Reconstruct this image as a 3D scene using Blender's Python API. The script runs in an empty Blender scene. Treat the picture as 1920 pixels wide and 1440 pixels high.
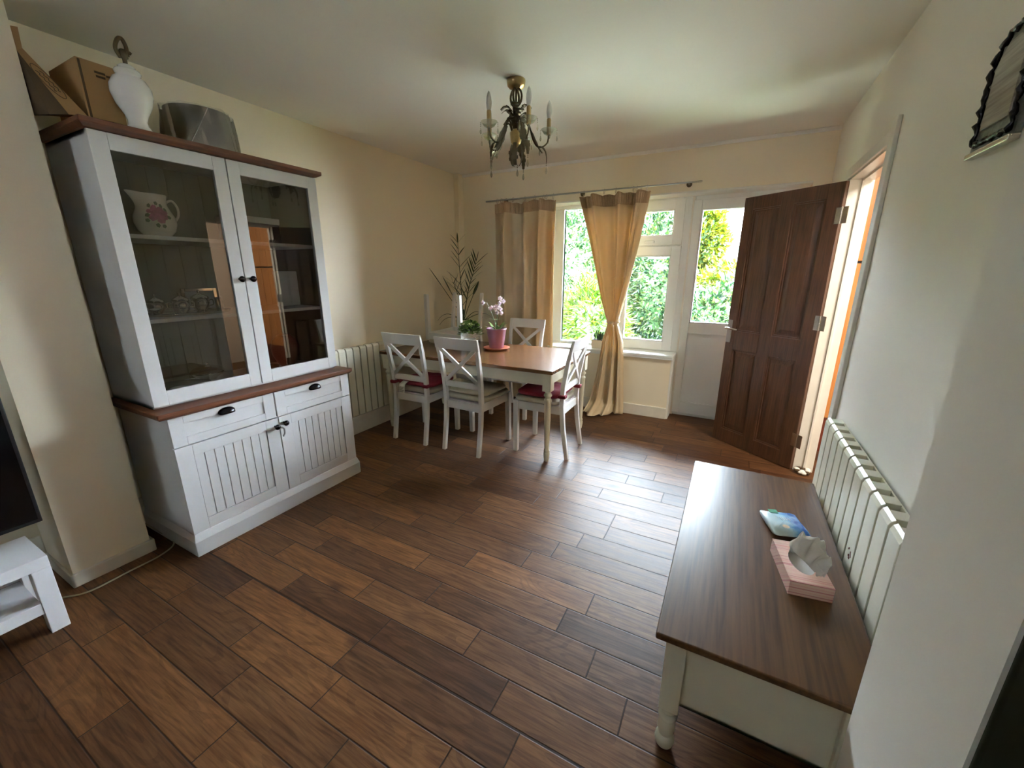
import bpy, bmesh, math, random
from mathutils import Vector, Matrix
S = bpy.context.scene
COL = S.collection
PI = math.pi
R = math.radians

# ---------------------------------------------------------------- camera
cam = bpy.data.objects.new('camera', bpy.data.cameras.new('camera'))
COL.objects.link(cam); S.camera = cam
cr, cu, cf = Vector((.8817, .4717, .0009)), Vector((-.1257, .2330, .9643)), Vector((-.4549, .8504, -.2646))
M3 = Matrix((cr, cu, -cf)).transposed()
cam.matrix_world = Matrix.Translation((0, 0, 1.435)) @ M3.to_4x4()
cam.data.sensor_fit = 'HORIZONTAL'; cam.data.sensor_width = 36
cam.data.lens = 36 * 762.92 / 1920; cam.data.clip_start = .02

# ---------------------------------------------------------------- light and exposure
W = bpy.data.worlds.new('sky'); S.world = W; W.use_nodes = True
wn = W.node_tree; bg = wn.nodes['Background']
wtc = wn.nodes.new('ShaderNodeTexCoord'); wsp = wn.nodes.new('ShaderNodeSeparateXYZ'); wr = wn.nodes.new('ShaderNodeValToRGB')
wn.links.new(wtc.outputs['Generated'], wsp.inputs[0]); wn.links.new(wsp.outputs['Z'], wr.inputs[0]); wn.links.new(wr.outputs[0], bg.inputs['Color'])
wr.color_ramp.elements[0].color = (.84, .90, 1.0, 1); wr.color_ramp.elements[1].color = (.60, .79, 1, 1)
bg.inputs['Strength'].default_value = 80.0
sun = bpy.data.objects.new('sun', bpy.data.lights.new('sun', 'SUN')); COL.objects.link(sun)
sun.data.energy = 90; sun.data.angle = R(1.0); sun.data.color = (1, .95, .84)
sun.rotation_euler = Vector((.85, -.25, 1.0)).to_track_quat('Z', 'Y').to_euler()
vs = S.view_settings
vs.view_transform = 'Standard'; vs.look = 'None'; vs.gamma = 1; vs.use_curve_mapping = False
vs.exposure = 0.80
S.cycles.max_bounces = 12; S.cycles.diffuse_bounces = 7; S.cycles.transparent_max_bounces = 16
S.cycles.glossy_bounces = 4; S.cycles.transmission_bounces = 4
S.cycles.sample_clamp_indirect = 12
S.cycles.caustics_reflective = False; S.cycles.caustics_refractive = False

# ---------------------------------------------------------------- node helpers
class N:
    def __init__(s, name):
        s.m = bpy.data.materials.new(name); s.m.use_nodes = True
        s.t = s.m.node_tree; s.p = s.t.nodes['Principled BSDF']; s.out = s.t.nodes['Material Output']
    def n(s, typ, **kw):
        x = s.t.nodes.new(typ)
        for k, v in kw.items(): setattr(x, k, v)
        return x
    def lk(s, a, b): s.t.links.new(a, b)
    def set(s, sock, v):
        if hasattr(v, 'is_linked') or hasattr(v, 'links'): s.lk(v, sock)
        else: sock.default_value = v
    def math(s, op, a, b=0.0, c=None):
        x = s.n('ShaderNodeMath', operation=op); s.set(x.inputs[0], a); s.set(x.inputs[1], b)
        if c is not None: s.set(x.inputs[2], c)
        return x.outputs[0]
    def coord(s, kind='Object', scale=(1, 1, 1), loc=(0, 0, 0), rot=(0, 0, 0)):
        if kind == 'World': o = s.n('ShaderNodeNewGeometry').outputs['Position']
        else: o = s.n('ShaderNodeTexCoord').outputs[kind]
        mp = s.n('ShaderNodeMapping'); s.lk(o, mp.inputs[0])
        mp.inputs['Scale'].default_value = scale; mp.inputs['Location'].default_value = loc; mp.inputs['Rotation'].default_value = rot
        return mp.outputs[0]
    def noise(s, vec, scale=5, detail=3, rough=.5, dist=0, dim=None):
        x = s.n('ShaderNodeTexNoise')
        s.lk(vec, x.inputs['Vector']); x.inputs['Scale'].default_value = scale; x.inputs['Detail'].default_value = detail
        x.inputs['Roughness'].default_value = rough; x.inputs['Distortion'].default_value = dist
        return x.outputs['Fac']
    def ramp(s, fac, stops, interp='LINEAR'):
        x = s.n('ShaderNodeValToRGB'); s.lk(fac, x.inputs[0]); r = x.color_ramp; r.interpolation = interp
        while len(r.elements) < len(stops): r.elements.new(.5)
        for e, (p, c) in zip(r.elements, stops):
            e.position = p; e.color = (*c, 1) if len(c) == 3 else c
        return x.outputs[0]
    def mix(s, fac, a, b, bt='MIX'):
        x = s.n('ShaderNodeMix', data_type='RGBA', blend_type=bt)
        s.set(x.inputs[0], fac)
        for sock, v in ((x.inputs[6], a), (x.inputs[7], b)):
            s.set(sock, v if hasattr(v, 'links') else (*v, 1) if len(v) == 3 else v)
        return x.outputs[2]
    def bump(s, h, strength=.3, dist=.01):
        x = s.n('ShaderNodeBump'); s.lk(h, x.inputs['Height']); x.inputs['Strength'].default_value = strength; x.inputs['Distance'].default_value = dist
        s.lk(x.outputs[0], s.p.inputs['Normal'])
    def base(s, v): s.set(s.p.inputs['Base Color'], v if hasattr(v, 'links') else (*v, 1))
    def rm(s, rough, metal=0, spec=None):
        s.set(s.p.inputs['Roughness'], rough); s.p.inputs['Metallic'].default_value = metal
        if spec is not None: s.p.inputs['Specular IOR Level'].default_value = spec

def plain(name, c, rough=.5, metal=0, var=.06, scale=6, bump=0, bscale=60, spec=None, coat=0):
    a = N(name); v = a.coord('Object')
    f = a.noise(v, scale, 3)
    a.base(a.ramp(f, [(.3, tuple(x * (1 - var) for x in c)), (.7, tuple(min(1, x * (1 + var)) for x in c))]))
    a.rm(rough, metal, spec)
    if coat: a.p.inputs['Coat Weight'].default_value = coat; a.p.inputs['Coat Roughness'].default_value = .1
    if bump: a.bump(a.noise(v, bscale, 3), bump, .004)
    return a.m

def wood(name, dark, light, axis=0, rough=.4, sc=1.0, bump=.05, coat=0):
    a = N(name); s = [14 * sc] * 3; s[axis] = 1.2 * sc
    v = a.coord('Object', tuple(s))
    f1 = a.noise(v, 1.6, 6, .6, .6); s2 = [60 * sc] * 3; s2[axis] = 2.5 * sc
    f2 = a.noise(a.coord('Object', tuple(s2)), 1.5, 3)
    c = a.ramp(f1, [(.3, dark), (.7, light)])
    c = a.mix(.35, c, a.ramp(f2, [(.35, tuple(x * .45 for x in dark)), (.6, light)]), 'MIX')
    a.base(c); a.rm(rough)
    if coat: a.p.inputs['Coat Weight'].default_value = coat; a.p.inputs['Coat Roughness'].default_value = .15
    a.bump(f2, bump, .002)
    return a.m

def glass(name, tint=(1, 1, 1), ior=1.5, rough=0.0, boost=1.0):
    a = N(name); a.t.nodes.remove(a.p)
    tr = a.n('ShaderNodeBsdfTransparent'); tr.inputs[0].default_value = (*tint, 1)
    gl = a.n('ShaderNodeBsdfGlossy'); gl.inputs['Roughness'].default_value = rough
    fr = a.n('ShaderNodeFresnel'); fr.inputs[0].default_value = ior
    mx = a.n('ShaderNodeMixShader'); a.set(mx.inputs[0], a.math('MULTIPLY', fr.outputs[0], boost))
    a.lk(tr.outputs[0], mx.inputs[1]); a.lk(gl.outputs[0], mx.inputs[2]); a.lk(mx.outputs[0], a.out.inputs[0])
    return a.m

def translucent(name, c1, c2, rough=.9, amt=.4, scale=8, sc=(1, 1, 1), island=False, tcol=None, stops=None):
    a = N(name)
    if island:
        f = a.n('ShaderNodeNewGeometry').outputs['Random Per Island']
    else: f = a.noise(a.coord('Object', sc), scale, 4)
    c = a.ramp(f, stops or [(.2, c1), (.8, c2)])
    a.base(c); a.rm(rough, 0, .3 if not island else .5)
    tl = a.n('ShaderNodeBsdfTranslucent')
    if tcol: tl.inputs[0].default_value = (*tcol, 1)
    else: a.lk(c, tl.inputs[0])
    mx = a.n('ShaderNodeMixShader'); mx.inputs[0].default_value = amt
    a.lk(a.p.outputs[0], mx.inputs[1]); a.lk(tl.outputs[0], mx.inputs[2]); a.lk(mx.outputs[0], a.out.inputs[0])
    return a.m

def floor_mat():
    a = N('oak_planks'); pos = a.n('ShaderNodeNewGeometry').outputs['Position']
    sp = a.n('ShaderNodeSeparateXYZ'); a.lk(pos, sp.inputs[0]); X, Y = sp.outputs[0], sp.outputs[1]
    Wd = .137
    yy = a.math('DIVIDE', a.math('SUBTRACT', Y, .869), Wd)
    row = a.math('FLOOR', yy); fy = a.math('FRACT', yy)
    def wn1(v, off):
        x = a.n('ShaderNodeTexWhiteNoise', noise_dimensions='1D'); a.lk(a.math('ADD', v, off), x.inputs['W']); return x.outputs['Value']
    r1 = wn1(row, 3.7); r2 = wn1(row, 91.3)
    L = a.math('MULTIPLY_ADD', r2, .38, .48)
    xx = a.math('ADD', a.math('DIVIDE', X, L), a.math('MULTIPLY', r1, 13))
    colm = a.math('FLOOR', xx); fx = a.math('FRACT', xx)
    cid = a.n('ShaderNodeTexWhiteNoise', noise_dimensions='2D'); cb = a.n('ShaderNodeCombineXYZ'); a.lk(row, cb.inputs[0]); a.lk(colm, cb.inputs[1]); a.lk(cb.outputs[0], cid.inputs['Vector'])
    idv = cid.outputs['Value']
    ey = a.math('MULTIPLY', a.math('MINIMUM', fy, a.math('SUBTRACT', 1.0, fy)), Wd)
    ex = a.math('MULTIPLY', a.math('MINIMUM', fx, a.math('SUBTRACT', 1.0, fx)), L)
    e = a.math('MINIMUM', ex, ey)
    thr = a.math('ABSOLUTE', a.math('SUBTRACT', Y, .869))
    e = a.math('MINIMUM', e, a.math('MAXIMUM', a.math('SUBTRACT', thr, .0022), 0))
    groove = a.n('ShaderNodeMapRange'); groove.interpolation_type = 'SMOOTHSTEP'
    a.lk(e, groove.inputs[0]); groove.inputs[1].default_value = .0006; groove.inputs[2].default_value = .0038
    g = groove.outputs[0]
    # per-plank offset grain
    off = a.math('MULTIPLY', idv, 37)
    v = a.n('ShaderNodeCombineXYZ'); a.lk(a.math('MULTIPLY_ADD', X, 1.0, off), v.inputs[0]); a.lk(a.math('MULTIPLY', Y, 5.5), v.inputs[1]); a.lk(off, v.inputs[2])
    vf = a.n('ShaderNodeCombineXYZ'); a.lk(a.math('MULTIPLY_ADD', X, 3.0, off), vf.inputs[0]); a.lk(a.math('MULTIPLY', Y, 60), vf.inputs[1]); a.lk(off, vf.inputs[2])
    n1 = a.noise(v.outputs[0], 2.6, 5, .62, 1.6)
    n2 = a.noise(vf.outputs[0], 1.6, 4, .6, .4)
    # contour rings (cathedral grain)
    ring = a.math('FRACT', a.math('MULTIPLY', a.noise(v.outputs[0], 1.5, 1, .4, .3), 13))
    ringd = a.math('ABSOLUTE', a.math('SUBTRACT', ring, .5))
    c = a.ramp(n1, [(.22, (.046, .016, .006)), (.45, (.096, .039, .014)), (.62, (.155, .070, .026)), (.8, (.225, .112, .044))])
    c = a.mix(a.math('MULTIPLY', a.math('LESS_THAN', ringd, .15), .55), c, (.055, .021, .009))
    c = a.mix(.42, c, a.ramp(n2, [(.35, (.040, .016, .008)), (.62, (.175, .086, .040))]))
    c = a.mix(1.0, c, a.ramp(idv, [(0, (.62, .58, .62)), (.5, (1, 1, 1)), (1, (1.40, 1.32, 1.15))]), 'MULTIPLY')
    # knots
    vk = a.n('ShaderNodeCombineXYZ'); a.lk(a.math('MULTIPLY_ADD', X, 2.2, off), vk.inputs[0]); a.lk(a.math('MULTIPLY', Y, 4.2), vk.inputs[1])
    vo = a.n('ShaderNodeTexVoronoi'); a.lk(vk.outputs[0], vo.inputs['Vector']); vo.inputs['Scale'].default_value = 1.0
    kn = a.ramp(vo.outputs['Distance'], [(.04, (1, 1, 1)), (.17, (0, 0, 0))])
    c = a.mix(a.math('MULTIPLY', kn, .8), c, (.035, .014, .008))
    c = a.mix(g, (.022, .010, .006), c)
    a.base(c)
    rip = a.n('ShaderNodeCombineXYZ'); a.lk(a.math('MULTIPLY_ADD', X, 2.0, off), rip.inputs[0]); a.lk(a.math('MULTIPLY', Y, 34), rip.inputs[1])
    n3 = a.noise(rip.outputs[0], 1.0, 2, .5)
    h = a.math('ADD', a.math('MULTIPLY', n3, .25), a.math('ADD', a.math('MULTIPLY', g, .55), a.math('MULTIPLY', n2, .06)))
    a.bump(h, .5, .006)
    a.rm(a.math('MULTIPLY_ADD', n1, .12, .40), 0, .20)
    return a.m

MT = {}
def wall_mat(name, c):
    a = N(name); v = a.coord('World')
    f = a.noise(v, 1.3, 4); f2 = a.noise(v, 9, 5, .6)
    col = a.ramp(f, [(.3, tuple(x * .965 for x in c)), (.7, c)])
    col = a.mix(a.ramp(f2, [(.66, (0, 0, 0)), (.78, (.25, .25, .25))]), col, tuple(x * .85 for x in c))
    a.base(col); a.rm(.62, 0, .3); a.bump(a.noise(v, 160, 3), .10, .002)
    return a.m
MT['wall'] = wall_mat('cream_wall_paint', (.88, .80, .625))
MT['wallw'] = wall_mat('pale_wall_paint', (.86, .83, .75))
MT['ceil'] = wall_mat('white_ceiling_paint', (.88, .87, .83))
MT['floor'] = floor_mat()
MT['upvc'] = plain('white_upvc', (.84, .87, .86), .28, var=.01)
MT['gloss_white'] = plain('white_gloss_paint', (.80, .78, .72), .3, var=.03, scale=12)
MT['skirt'] = plain('cream_skirting_paint', (.80, .765, .67), .35, var=.04, scale=14)
MT['cab_white'] = plain('white_painted_cabinet', (.69, .695, .70), .38, var=.02)
MT['chair_white'] = plain('white_lacquered_chair_wood', (.76, .75, .73), .33, var=.02)
MT['taupe'] = plain('dark_beige_panelling', (.20, .18, .12), .6, var=.04)
MT['plaqb'] = plain('mottled_pewter', (.14, .145, .12), .4, .5, var=.5, scale=60)
MT['plaq'] = wood('streaked_bronze_foil', (.13, .10, .05), (.42, .38, .32), 1, .35, 1.2)
MT['cream_china'] = plain('cream_china_glaze', (.90, .84, .70), .12, var=.01)
MT['lilac'] = plain('pale_seat_underside', (.66, .58, .62), .8, var=.03)
MT['cream_leg'] = plain('cream_painted_wood', (.74, .70, .55), .36, var=.03)
MT['lack'] = plain('white_foil_board', (.82, .83, .86), .3, var=.01)
MT['walnut'] = wood('walnut_top', (.042, .017, .006), (.130, .060, .020), 1, .36, .8)
MT['walnut_x'] = wood('honey_walnut_top', (.085, .032, .010), (.21, .088, .028), 0, .27, .7, coat=.15)
MT['cabtop'] = wood('cabinet_brown_top', (.105, .036, .017), (.20, .075, .036), 1, .35, .9)
MT['doorwood'] = wood('dark_stained_hardwood', (.050, .019, .009), (.125, .052, .025), 2, .34, 1.3, .12, coat=.15)
MT['orange'] = wood('orange_beech_veneer', (.52, .20, .055), (.66, .29, .09), 2, .35, .5)
MT['darkred'] = wood('dark_red_wood', (.10, .02, .01), (.16, .035, .015), 2, .4, .5)
MT['black'] = plain('black_metal', (.012, .011, .014), .22, .6, var=.02)
MT['tv'] = plain('black_plastic', (.006, .006, .008), .35, var=.02)
MT['screen'] = plain('tv_screen_glass', (.002, .002, .003), .12, var=0)
MT['steel'] = plain('brushed_steel', (.42, .42, .40), .3, 1.0, var=.03)
MT['chrome'] = plain('worn_chrome', (.62, .60, .57), .25, 1.0, var=.1, scale=40)
MT['silver'] = plain('silver_plate', (.74, .68, .56), .16, 1.0, var=.06)
MT['brass'] = plain('antique_brass', (.42, .30, .14), .3, 1.0, var=.12, scale=20)
MT['bronze'] = plain('dark_bronze_leaf', (.10, .078, .045), .4, .9, var=.2, scale=30)
MT['rad'] = plain('ivory_radiator_enamel', (.78, .75, .62), .3, var=.02)
MT['raddark'] = plain('radiator_recess_enamel', (.40, .38, .28), .5, var=.03)
MT['red'] = plain('crimson_cushion_cotton', (.17, .005, .016), .85, var=.12, bump=.3)
MT['beige'] = plain('beige_upholstery', (.46, .42, .33), .9, var=.06, bump=.3, bscale=200)
MT['card'] = plain('cardboard', (.36, .21, .085), .8, var=.08, scale=4)
MT['carddark'] = plain('cardboard_print_and_shade', (.075, .045, .02), .8, var=.05)  # printed marks, and the painted shade under the long carton
MT['ceramic'] = plain('white_glazed_ceramic', (.80, .79, .76), .12, var=.01, coat=.5)
MT['bulb'] = plain('frosted_bulb_glass', (.72, .74, .72), .25, var=.01)
MT['pinkpot'] = plain('mauve_pot_glaze', (.42, .19, .29), .35, var=.03)
MT['terra'] = plain('terracotta', (.42, .12, .05), .7, var=.08)
MT['soil'] = plain('potting_soil', (.035, .022, .014), .95, var=.4, scale=60)
MT['creampot'] = plain('cream_pot', (.62, .52, .38), .5, var=.03)
MT['palm'] = plain('dark_palm_leaf', (.035, .055, .014), .45, var=.25, scale=12)
MT['leafd'] = plain('dark_green_leaf', (.035, .075, .028), .4, var=.4, scale=30)
MT['leafg'] = plain('soft_green_leaf', (.20, .34, .08), .45, var=.4, scale=30)
MT['petal'] = translucent('pale_pink_petal', (.86, .62, .70), (.95, .84, .88), .6, .3, 30)
MT['flowery'] = plain('creamy_yellow_flower', (.88, .86, .55), .6, var=.1, scale=40)
MT['paper'] = plain('white_paper', (.80, .80, .77), .8, var=.02)
MT['tissue'] = translucent('white_tissue', (.88, .88, .86), (.93, .93, .91), .9, .45, 20)
MT['walnut'].node_tree.nodes['Principled BSDF'].inputs['Specular IOR Level'].default_value = .28
MT['shade'] = plain('grey_lampshade_fabric', (.60, .55, .51), .8, var=.06, scale=10, bump=.2, bscale=150)
MT['poly'] = glass('clear_plastic_wrap', (.86, .88, .88), 1.45, .12, 1.5)
MT['glass'] = glass('window_glass', (.97, .99, .98), 1.45)
MT['cglass'] = glass('cabinet_door_glass', (.90, .90, .88), 1.52, boost=1.6)
def crys():
    a = N('chandelier_crystal'); a.base((.78, .80, .70)); a.rm(.08)
    tr = a.n('ShaderNodeBsdfTransparent'); tr.inputs[0].default_value = (.93, .94, .88, 1); mx = a.n('ShaderNodeMixShader'); mx.inputs[0].default_value = .28
    a.lk(tr.outputs[0], mx.inputs[1]); a.lk(a.p.outputs[0], mx.inputs[2]); a.lk(mx.outputs[0], a.out.inputs[0]); return a.m
MT['crystal'] = crys()
MT['goblet'] = glass('goblet_glass', (.90, .92, .93), 1.5, .01, 2)
MT['vase'] = plain('red_brown_vase', (.22, .05, .03), .3, var=.2)
MT['plate'] = plain('dark_glazed_plate', (.015, .018, .022), .2, var=.2)
MT['rose'] = plain('rose_print', (.52, .16, .24), .3, var=.35, scale=60)
MT['roseleaf'] = plain('rose_leaf_print', (.15, .17, .08), .3, var=.2)
MT['grey'] = plain('grey_plastic', (.35, .35, .34), .5)
MT['tagwhite'] = plain('white_care_label', (.75, .75, .72), .7, var=.02)
MT['tagink'] = plain('label_ink', (.10, .10, .11), .7)
MT['cable'] = plain('ivory_cable', (.34, .30, .20), .5)
MT['rust'] = plain('rust_mark', (.18, .05, .03), .8, var=.3, scale=200)
MT['pinkplastic'] = plain('pale_pink_packet', (.72, .52, .62), .35, var=.1)
MT['curtain'] = translucent('beige_sateen_curtain', (.66, .52, .33), (.74, .61, .42), .45, .17, 3, (1, 1, .3), tcol=(.78, .56, .26))
MT['hem'] = translucent('curtain_heading_tape', (.44, .30, .18), (.55, .40, .26), .8, .15, 30, (6, 1, .3), tcol=(.42, .26, .12))
# garden leaves
MT['g_teal'] = translucent('deep_green_foliage', 0, 0, .4, .35, island=True, stops=[(0, (0.0015, 0.0116, 0.0037)), (.35, (0.0068, 0.0293, 0.0058)), (.6, (0.0159, 0.0423, 0.0080)), (.85, (0.0392, 0.0599, 0.0125)), (1, (0.0822, 0.0754, 0.0495))])
MT['g_lime'] = translucent('lime_green_foliage', 0, 0, .45, .45, island=True, stops=[(0, (0.0093, 0.0338, 0.0007)), (.5, (0.0282, 0.0589, 0.0007)), (.85, (0.0569, 0.0766, 0.0007)), (1, (0.0872, 0.0872, 0.0204))])
MT['g_yel'] = translucent('golden_green_foliage', 0, 0, .45, .5, island=True, stops=[(0, (0.0135, 0.0356, 0.0009)), (.4, (0.0415, 0.0577, 0.0007)), (.8, (0.0792, 0.0748, 0.0007)), (1, (0.1017, 0.0872, 0.0102))])
MT['g_pink'] = translucent('pale_blossom_foliage', 0, 0, .5, .4, island=True, stops=[(0, (0.0073, 0.0254, 0.0052)), (.4, (0.0246, 0.0413, 0.0089)), (.6, (0.0757, 0.0530, 0.0364)), (1, (0.1023, 0.0806, 0.0568))])
MT['g_hedge'] = translucent('hedge_foliage', 0, 0, .4, .35, island=True, stops=[(0, (0.0014, 0.0115, 0.0043)), (.4, (0.0067, 0.0292, 0.0064)), (.75, (0.0259, 0.0496, 0.0081)), (.93, (0.0597, 0.0704, 0.0131)), (1, (0.0877, 0.0828, 0.0516))])
MT['olive'] = plain('dark_olive_shade', (0.0164, 0.0177, 0.0033), .9, var=.1, bump=.2)  # shade of the unlit pier end, put into the sheet's colour
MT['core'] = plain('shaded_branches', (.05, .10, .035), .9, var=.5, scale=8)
MT['bark'] = plain('bark', (.12, .085, .06), .9, var=.3, scale=20, bump=.5)
MT['patio'] = plain('pale_patio_slabs', (.62, .58, .52), .8, var=.2, scale=3)
MT['lawn'] = plain('garden_soil_and_grass', (.15, .17, .09), .9, var=.5, scale=9)
MT['rooft'] = plain('pale_pink_roof_tiles', (.52, .42, .40), .8, var=.1, scale=4)
MT['green_paint'] = plain('green_gutter_paint', (.05, .34, .20), .5, var=.05)
MT['render'] = plain('pale_house_render', (.62, .58, .54), .8)

# ---------------------------------------------------------------- mesh helpers
class MB:
    def __init__(s): s.v = []; s.f = []; s.mi = []; s.sm = []
    def add(s, vs_, fs, mi=0, smooth=False, mat=None):
        o = len(s.v)
        s.v += [tuple(mat @ Vector(v)) if mat else tuple(v) for v in vs_]
        s.f += [tuple(i + o for i in f) for f in fs]; s.mi += [mi] * len(fs); s.sm += [smooth] * len(fs)
        return s
    def box(s, x0, x1, y0, y1, z0, z1, mi=0, mat=None):
        v = [(x, y, z) for z in (z0, z1) for y in (y0, y1) for x in (x0, x1)]
        return s.add(v, [(0, 2, 3, 1), (4, 5, 7, 6), (0, 1, 5, 4), (2, 6, 7, 3), (0, 4, 6, 2), (1, 3, 7, 5)], mi, False, mat)
    def hexa(s, b, t, mi=0, mat=None):
        return s.add(list(b) + list(t), [(0, 3, 2, 1), (4, 5, 6, 7), (0, 1, 5, 4), (1, 2, 6, 5), (2, 3, 7, 6), (3, 0, 4, 7)], mi, False, mat)
    def bar(s, p, q, w, d, up=(0, 0, 1), mi=0, w2=None, d2=None):
        p, q = Vector(p), Vector(q); a = (q - p).normalized(); upv = Vector(up)
        r = a.cross(upv)
        if r.length < 1e-4: r = a.cross(Vector((0, 1, 0)))
        r.normalize(); u = r.cross(a)
        w2 = w if w2 is None else w2; d2 = d if d2 is None else d2
        def q4(c, w, d): return [c - r * w / 2 - u * d / 2, c + r * w / 2 - u * d / 2, c + r * w / 2 + u * d / 2, c - r * w / 2 + u * d / 2]
        return s.hexa(q4(p, w, d), q4(q, w2, d2), mi)
    def lathe(s, prof, c=(0, 0, 0), seg=20, mi=0, mat=None, cap=True, smooth=True):
        v = []; f = []
        for r, z in prof:
            for k in range(seg):
                a = 2 * PI * k / seg; v.append((c[0] + r * math.cos(a), c[1] + r * math.sin(a), c[2] + z))
        for i in range(len(prof) - 1):
            for k in range(seg):
                k2 = (k + 1) % seg; f.append((i * seg + k, i * seg + k2, (i + 1) * seg + k2, (i + 1) * seg + k))
        s.add(v, f, mi, smooth, mat)
        if cap:
            s.add(v[:seg], [tuple(range(seg))[::-1]], mi, False, mat); s.add(v[-seg:], [tuple(range(seg))], mi, False, mat)
        return s
    def tube(s, pts, r, seg=8, mi=0, caps=True):
        pts = [Vector(p) for p in pts]; n = len(pts)
        rs = r if isinstance(r, (list, tuple)) else [r] * n
        v = []; f = []; prev = None
        for i, p in enumerate(pts):
            t = (pts[min(i + 1, n - 1)] - pts[max(i - 1, 0)]).normalized()
            if prev is None: a = t.orthogonal().normalized()
            else:
                a = prev - t * prev.dot(t)
                a = a.normalized() if a.length > 1e-6 else t.orthogonal().normalized()
            prev = a; b = t.cross(a)
            for k in range(seg):
                an = 2 * PI * k / seg; v.append(p + (a * math.cos(an) + b * math.sin(an)) * rs[i])
        for i in range(n - 1):
            for k in range(seg):
                k2 = (k + 1) % seg; f.append((i * seg + k, i * seg + k2, (i + 1) * seg + k2, (i + 1) * seg + k))
        s.add(v, f, mi, True)
        if caps: s.add(v[:seg], [tuple(range(seg))[::-1]], mi); s.add(v[-seg:], [tuple(range(seg))], mi)
        return s
    def grid(s, fn, nu, nv, mi=0, smooth=True, closeu=False):
        v = [fn(i / nu, j / nv) for j in range(nv + 1) for i in range(nu + (0 if closeu else 1))]
        w = nu if closeu else nu + 1; f = []
        for j in range(nv):
            for i in range(nu):
                i2 = (i + 1) % w; f.append((j * w + i, j * w + i2, (j + 1) * w + i2, (j + 1) * w + i))
        return s.add(v, f, mi, smooth)
    def sphere(s, c, r, seg=12, rings=8, mi=0):
        rx, ry, rz = r if isinstance(r, (tuple, list)) else (r, r, r)
        return s.grid(lambda u, v: (c[0] + rx * math.cos(2 * PI * u) * math.sin(PI * v + 1e-4), c[1] + ry * math.sin(2 * PI * u) * math.sin(PI * v + 1e-4), c[2] - rz * math.cos(PI * v)), seg, rings, mi, True, True)
    def build(s, name, mats, parent=None, bev=0, seg=2, sub=0, solid=0):
        me = bpy.data.meshes.new(name); me.from_pydata([tuple(v) for v in s.v], [], s.f)
        ms = mats if isinstance(mats, (list, tuple)) else [mats]
        for m in ms: me.materials.append(MT[m] if isinstance(m, str) else m)
        me.polygons.foreach_set('material_index', s.mi); me.polygons.foreach_set('use_smooth', s.sm); me.update()
        o = bpy.data.objects.new(name, me); COL.objects.link(o)
        if parent: o.parent = parent
        if solid: m = o.modifiers.new('solid', 'SOLIDIFY'); m.thickness = solid; m.offset = 0
        if bev:
            m = o.modifiers.new('bevel', 'BEVEL'); m.width = bev; m.segments = seg; m.limit_method = 'ANGLE'; m.angle_limit = R(40)
        if sub: m = o.modifiers.new('sub', 'SUBSURF'); m.levels = sub; m.render_levels = sub
        return o
def tag(o, label=None, cat=None, group=None, kind=None):
    if label: o['label'] = label
    if cat: o['category'] = cat
    if group: o['group'] = group
    if kind: o['kind'] = kind
    return o
def thing(name, label, cat, loc=(0, 0, 0), rz=0, group=None, kind=None):
    o = bpy.data.objects.new(name, None); COL.objects.link(o); o.location = loc; o.rotation_euler = (0, 0, rz); o.empty_display_size = .1
    return tag(o, label, cat, group, kind)
def box(name, m, parent, x0, x1, y0, y1, z0, z1, bev=.002):
    return MB().box(x0, x1, y0, y1, z0, z1).build(name, m, parent, bev)
def copy_tree(o, parent=None):
    c = o.copy(); COL.objects.link(c); c.parent = parent
    for ch in list(o.children): copy_tree(ch, c)
    return c
def bez(p0, p1, p2, p3, n=10):
    P = [Vector(p) for p in (p0, p1, p2, p3)]
    return [P[0] * (1 - t) ** 3 + P[1] * 3 * t * (1 - t) ** 2 + P[2] * 3 * t * t * (1 - t) + P[3] * t ** 3 for t in [i / n for i in range(n + 1)]]
def spline(pts, n=8):
    P = [Vector(p) for p in pts]; P = [P[0] * 2 - P[1]] + P + [P[-1] * 2 - P[-2]]; o = []
    for i in range(1, len(P) - 2):
        for k in range(n):
            t = k / n; a, b, c, d = P[i - 1:i + 3]
            o.append(.5 * ((2 * b) + (c - a) * t + (2 * a - 5 * b + 4 * c - d) * t * t + (3 * b - a - 3 * c + d) * t ** 3))
    return o + [P[-2]]

# ---------------------------------------------------------------- room shell
XL, YB, XR, ZC, YR = -2.92, 4.166, .549, 2.487, -3.4
def struct(name, mb, m, label, cat, bev=0):
    o = mb.build(name, m, None, bev); return tag(o, label, cat, kind='structure')
struct('floor', MB().box(-3.2, 2.6, YR - .2, 4.40, -.12, 0), 'floor', 'brown oak plank floor with a dark expansion gap across it', 'floor')
struct('ceiling', MB().box(-3.2, 2.6, YR - .2, 4.6, ZC, ZC + .15), 'ceil', 'plain white painted ceiling', 'ceiling')
# left wall with the projecting pier
m = MB().box(XL - .15, XL, YR, YB + .3, 0, ZC); m.box(XL, -2.575, .444, .737, 0, ZC)
struct('wall_left', m, 'wall', 'cream left wall with a projecting pier beside the display cabinet', 'wall')
# far wall, opening for window and garden door
m = MB()
m.box(XL, -1.90, YB, 4.46, 0, ZC); m.box(-1.90, .43, YB, 4.46, 2.125, ZC); m.box(.43, XR, YB, 4.46, 0, ZC)
m.box(-1.90, -.466, YB, 4.46, 0, .632)
struct('wall_back', m, 'wall', 'cream far wall around the window and the garden door', 'wall')
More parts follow.
